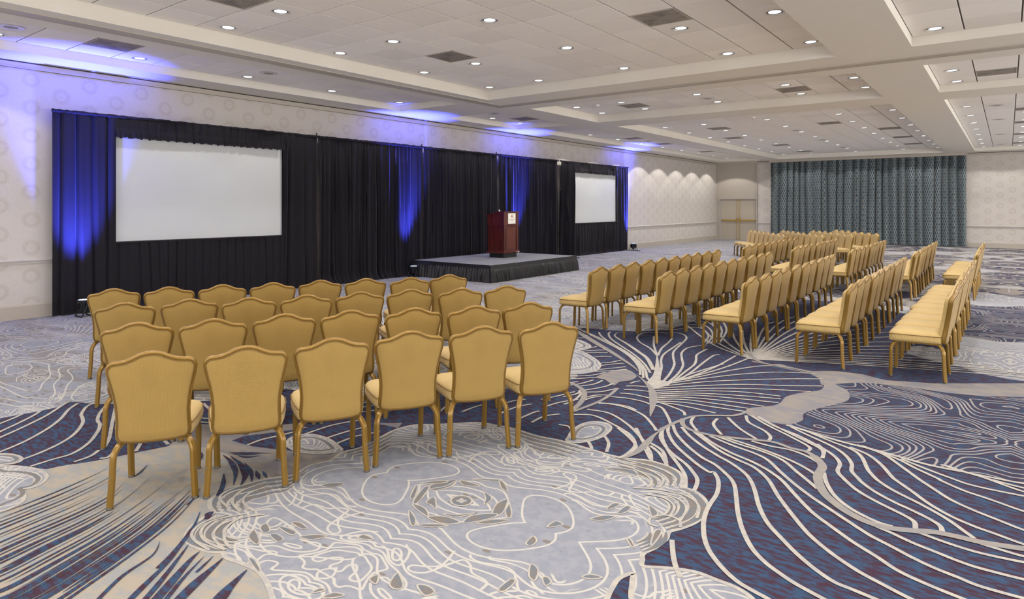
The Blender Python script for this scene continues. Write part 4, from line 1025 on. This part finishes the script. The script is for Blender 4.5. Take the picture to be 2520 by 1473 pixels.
        if not front:
            q = V[-3]; o_ = Vector((sx*hx, hy, 0)) * .0125
            cn = q + o_; ax = Vector((sx*hx, hy, 0)); s1 = hz
            MB().rings([[tuple(cn + ax*h + s1*.006*math.cos(t) + Vector((0,0,1))*.006*math.sin(t)) for t in [2*PI*i/8 for i in range(8)]] for h in (-.002, .0025)]).build('screw', M['steel'], lg)
        return lg
    for front in (True, False):
        for sx in (-1, 1): leg(sx, front)
    return r
CP = chair_proto(); note_kids(CP)
SLIM = {}
used_first = [False]
def place(x, y, face, label, group):
    """face: heading the sitter looks towards, radians from +X; (x, y) is the middle of the top of the back"""
    fx, fy = math.cos(face), math.sin(face)
    if not used_first[0]: c = CP; used_first[0] = True
    else: c = copy_tree(CP)
    c.location = (x + fx*.314, y + fy*.314, 0); c.rotation_euler = (0, 0, face - PI/2)
    c['label'] = label; c['group'] = group
    return c
Kz = (H - .893) / (H - .925)
def tp(px, py): 
    x, y = pl(px, py, .893); return x, y
rnd = random.Random(2)
L4 = [(366.3,865.5),(606.3,851.6),(822.4,832.2),(1018.6,814),(1187.5,802.6),(1350,792.3)]
L3 = [(336.8,793.9),(522.1,785),(703.2,772.4),(865.4,763.4),(1018.6,757.7),(1168.4,752.4),(1302.7,743.3)]
L2 = [(302.3,745),(464,735.8),(614.7,732.4),(762,725.3),(885.2,718.2),(1017.5,711.3),(1129.7,709),(1244.5,702.6)]
L1 = [(282,710.5),(419,705.9),(544.4,700.8),(669.5,695.8),(787.5,689.6),(898.5,685.5),(1010,682.8),(1108.7,675.6)]
rown = {0: 'front row', 1: 'second row', 2: 'third row', 3: 'rear row'}
for r_, L in enumerate((L1, L2, L3, L4)):
    W_ = [tp(*p) for p in L]; n = len(W_); ux, uy = math.cos(math.radians(58)), math.sin(math.radians(58))
    S_ = [x*ux + y*uy for x, y in W_]; N_ = [-x*uy + y*ux for x, y in W_]
    sm = sum(S_)/n; sp = sum((k-(n-1)/2)*s for k, s in enumerate(S_)) / sum((k-(n-1)/2)**2 for k in range(n)); sp = max(sp, .487)
    for k, p in enumerate(L):
        s_ = sm + (k-(n-1)/2)*sp; x, y = s_*ux - N_[k]*uy, s_*uy + N_[k]*ux
        place(x, y, math.radians(148 + rnd.uniform(-.8, .8)), f'gold chair, {ORD[k+1]} from left in {rown[r_]} of the near left block',
              'gold banquet chairs of the near left block')
colX = [-4.38, -3.41, -2.345, -1.305, -.405]
rown5 = {0: 'row nearest the stage', 1: 'second row from stage', 2: 'middle row', 3: 'fourth row from stage', 4: 'rightmost row'}
for c, X in enumerate(colX):
    for k in range(10):
        place(X + rnd.uniform(-.015, .015), 7.79 + .489*k + rnd.uniform(-.003, .003), math.radians(180 + rnd.uniform(-.45, .45)),
              f'gold chair, {ORD[k+1]} from near end of {rown5[c]}, centre block', 'gold banquet chairs of the centre block')
    ks = range(9) if c < 4 else range(7)
    for k in ks:
        y0 = 14.07 if c < 4 else 14.75
        place(X + rnd.uniform(-.015, .015), y0 + .492*k + rnd.uniform(-.003, .003), math.radians(180 + rnd.uniform(-.45, .45)),
              f'gold chair, {ORD[k+1]} from near end of {rown5[c]}, block beyond cross aisle', 'gold banquet chairs beyond the cross aisle')
ux, uy = math.cos(math.radians(-58.3)), math.sin(math.radians(-58.3))
for r_, (x0, y0, n) in enumerate(((-7.07, 23.05, 8), (-6.08, 23.33, 8), (-5.23, 23.84, 7), (-4.72, 24.84, 7))):
    for k in range(n):
        s = k*.502
        place(x0 + ux*s + rnd.uniform(-.006, .006), y0 + uy*s + rnd.uniform(-.006, .006), math.radians(211.7 + rnd.uniform(-.7, .7)),
              f'gold chair, {ORD[k+1]} from left in {rown[r_]} of the far angled block', 'gold banquet chairs of the far angled block')
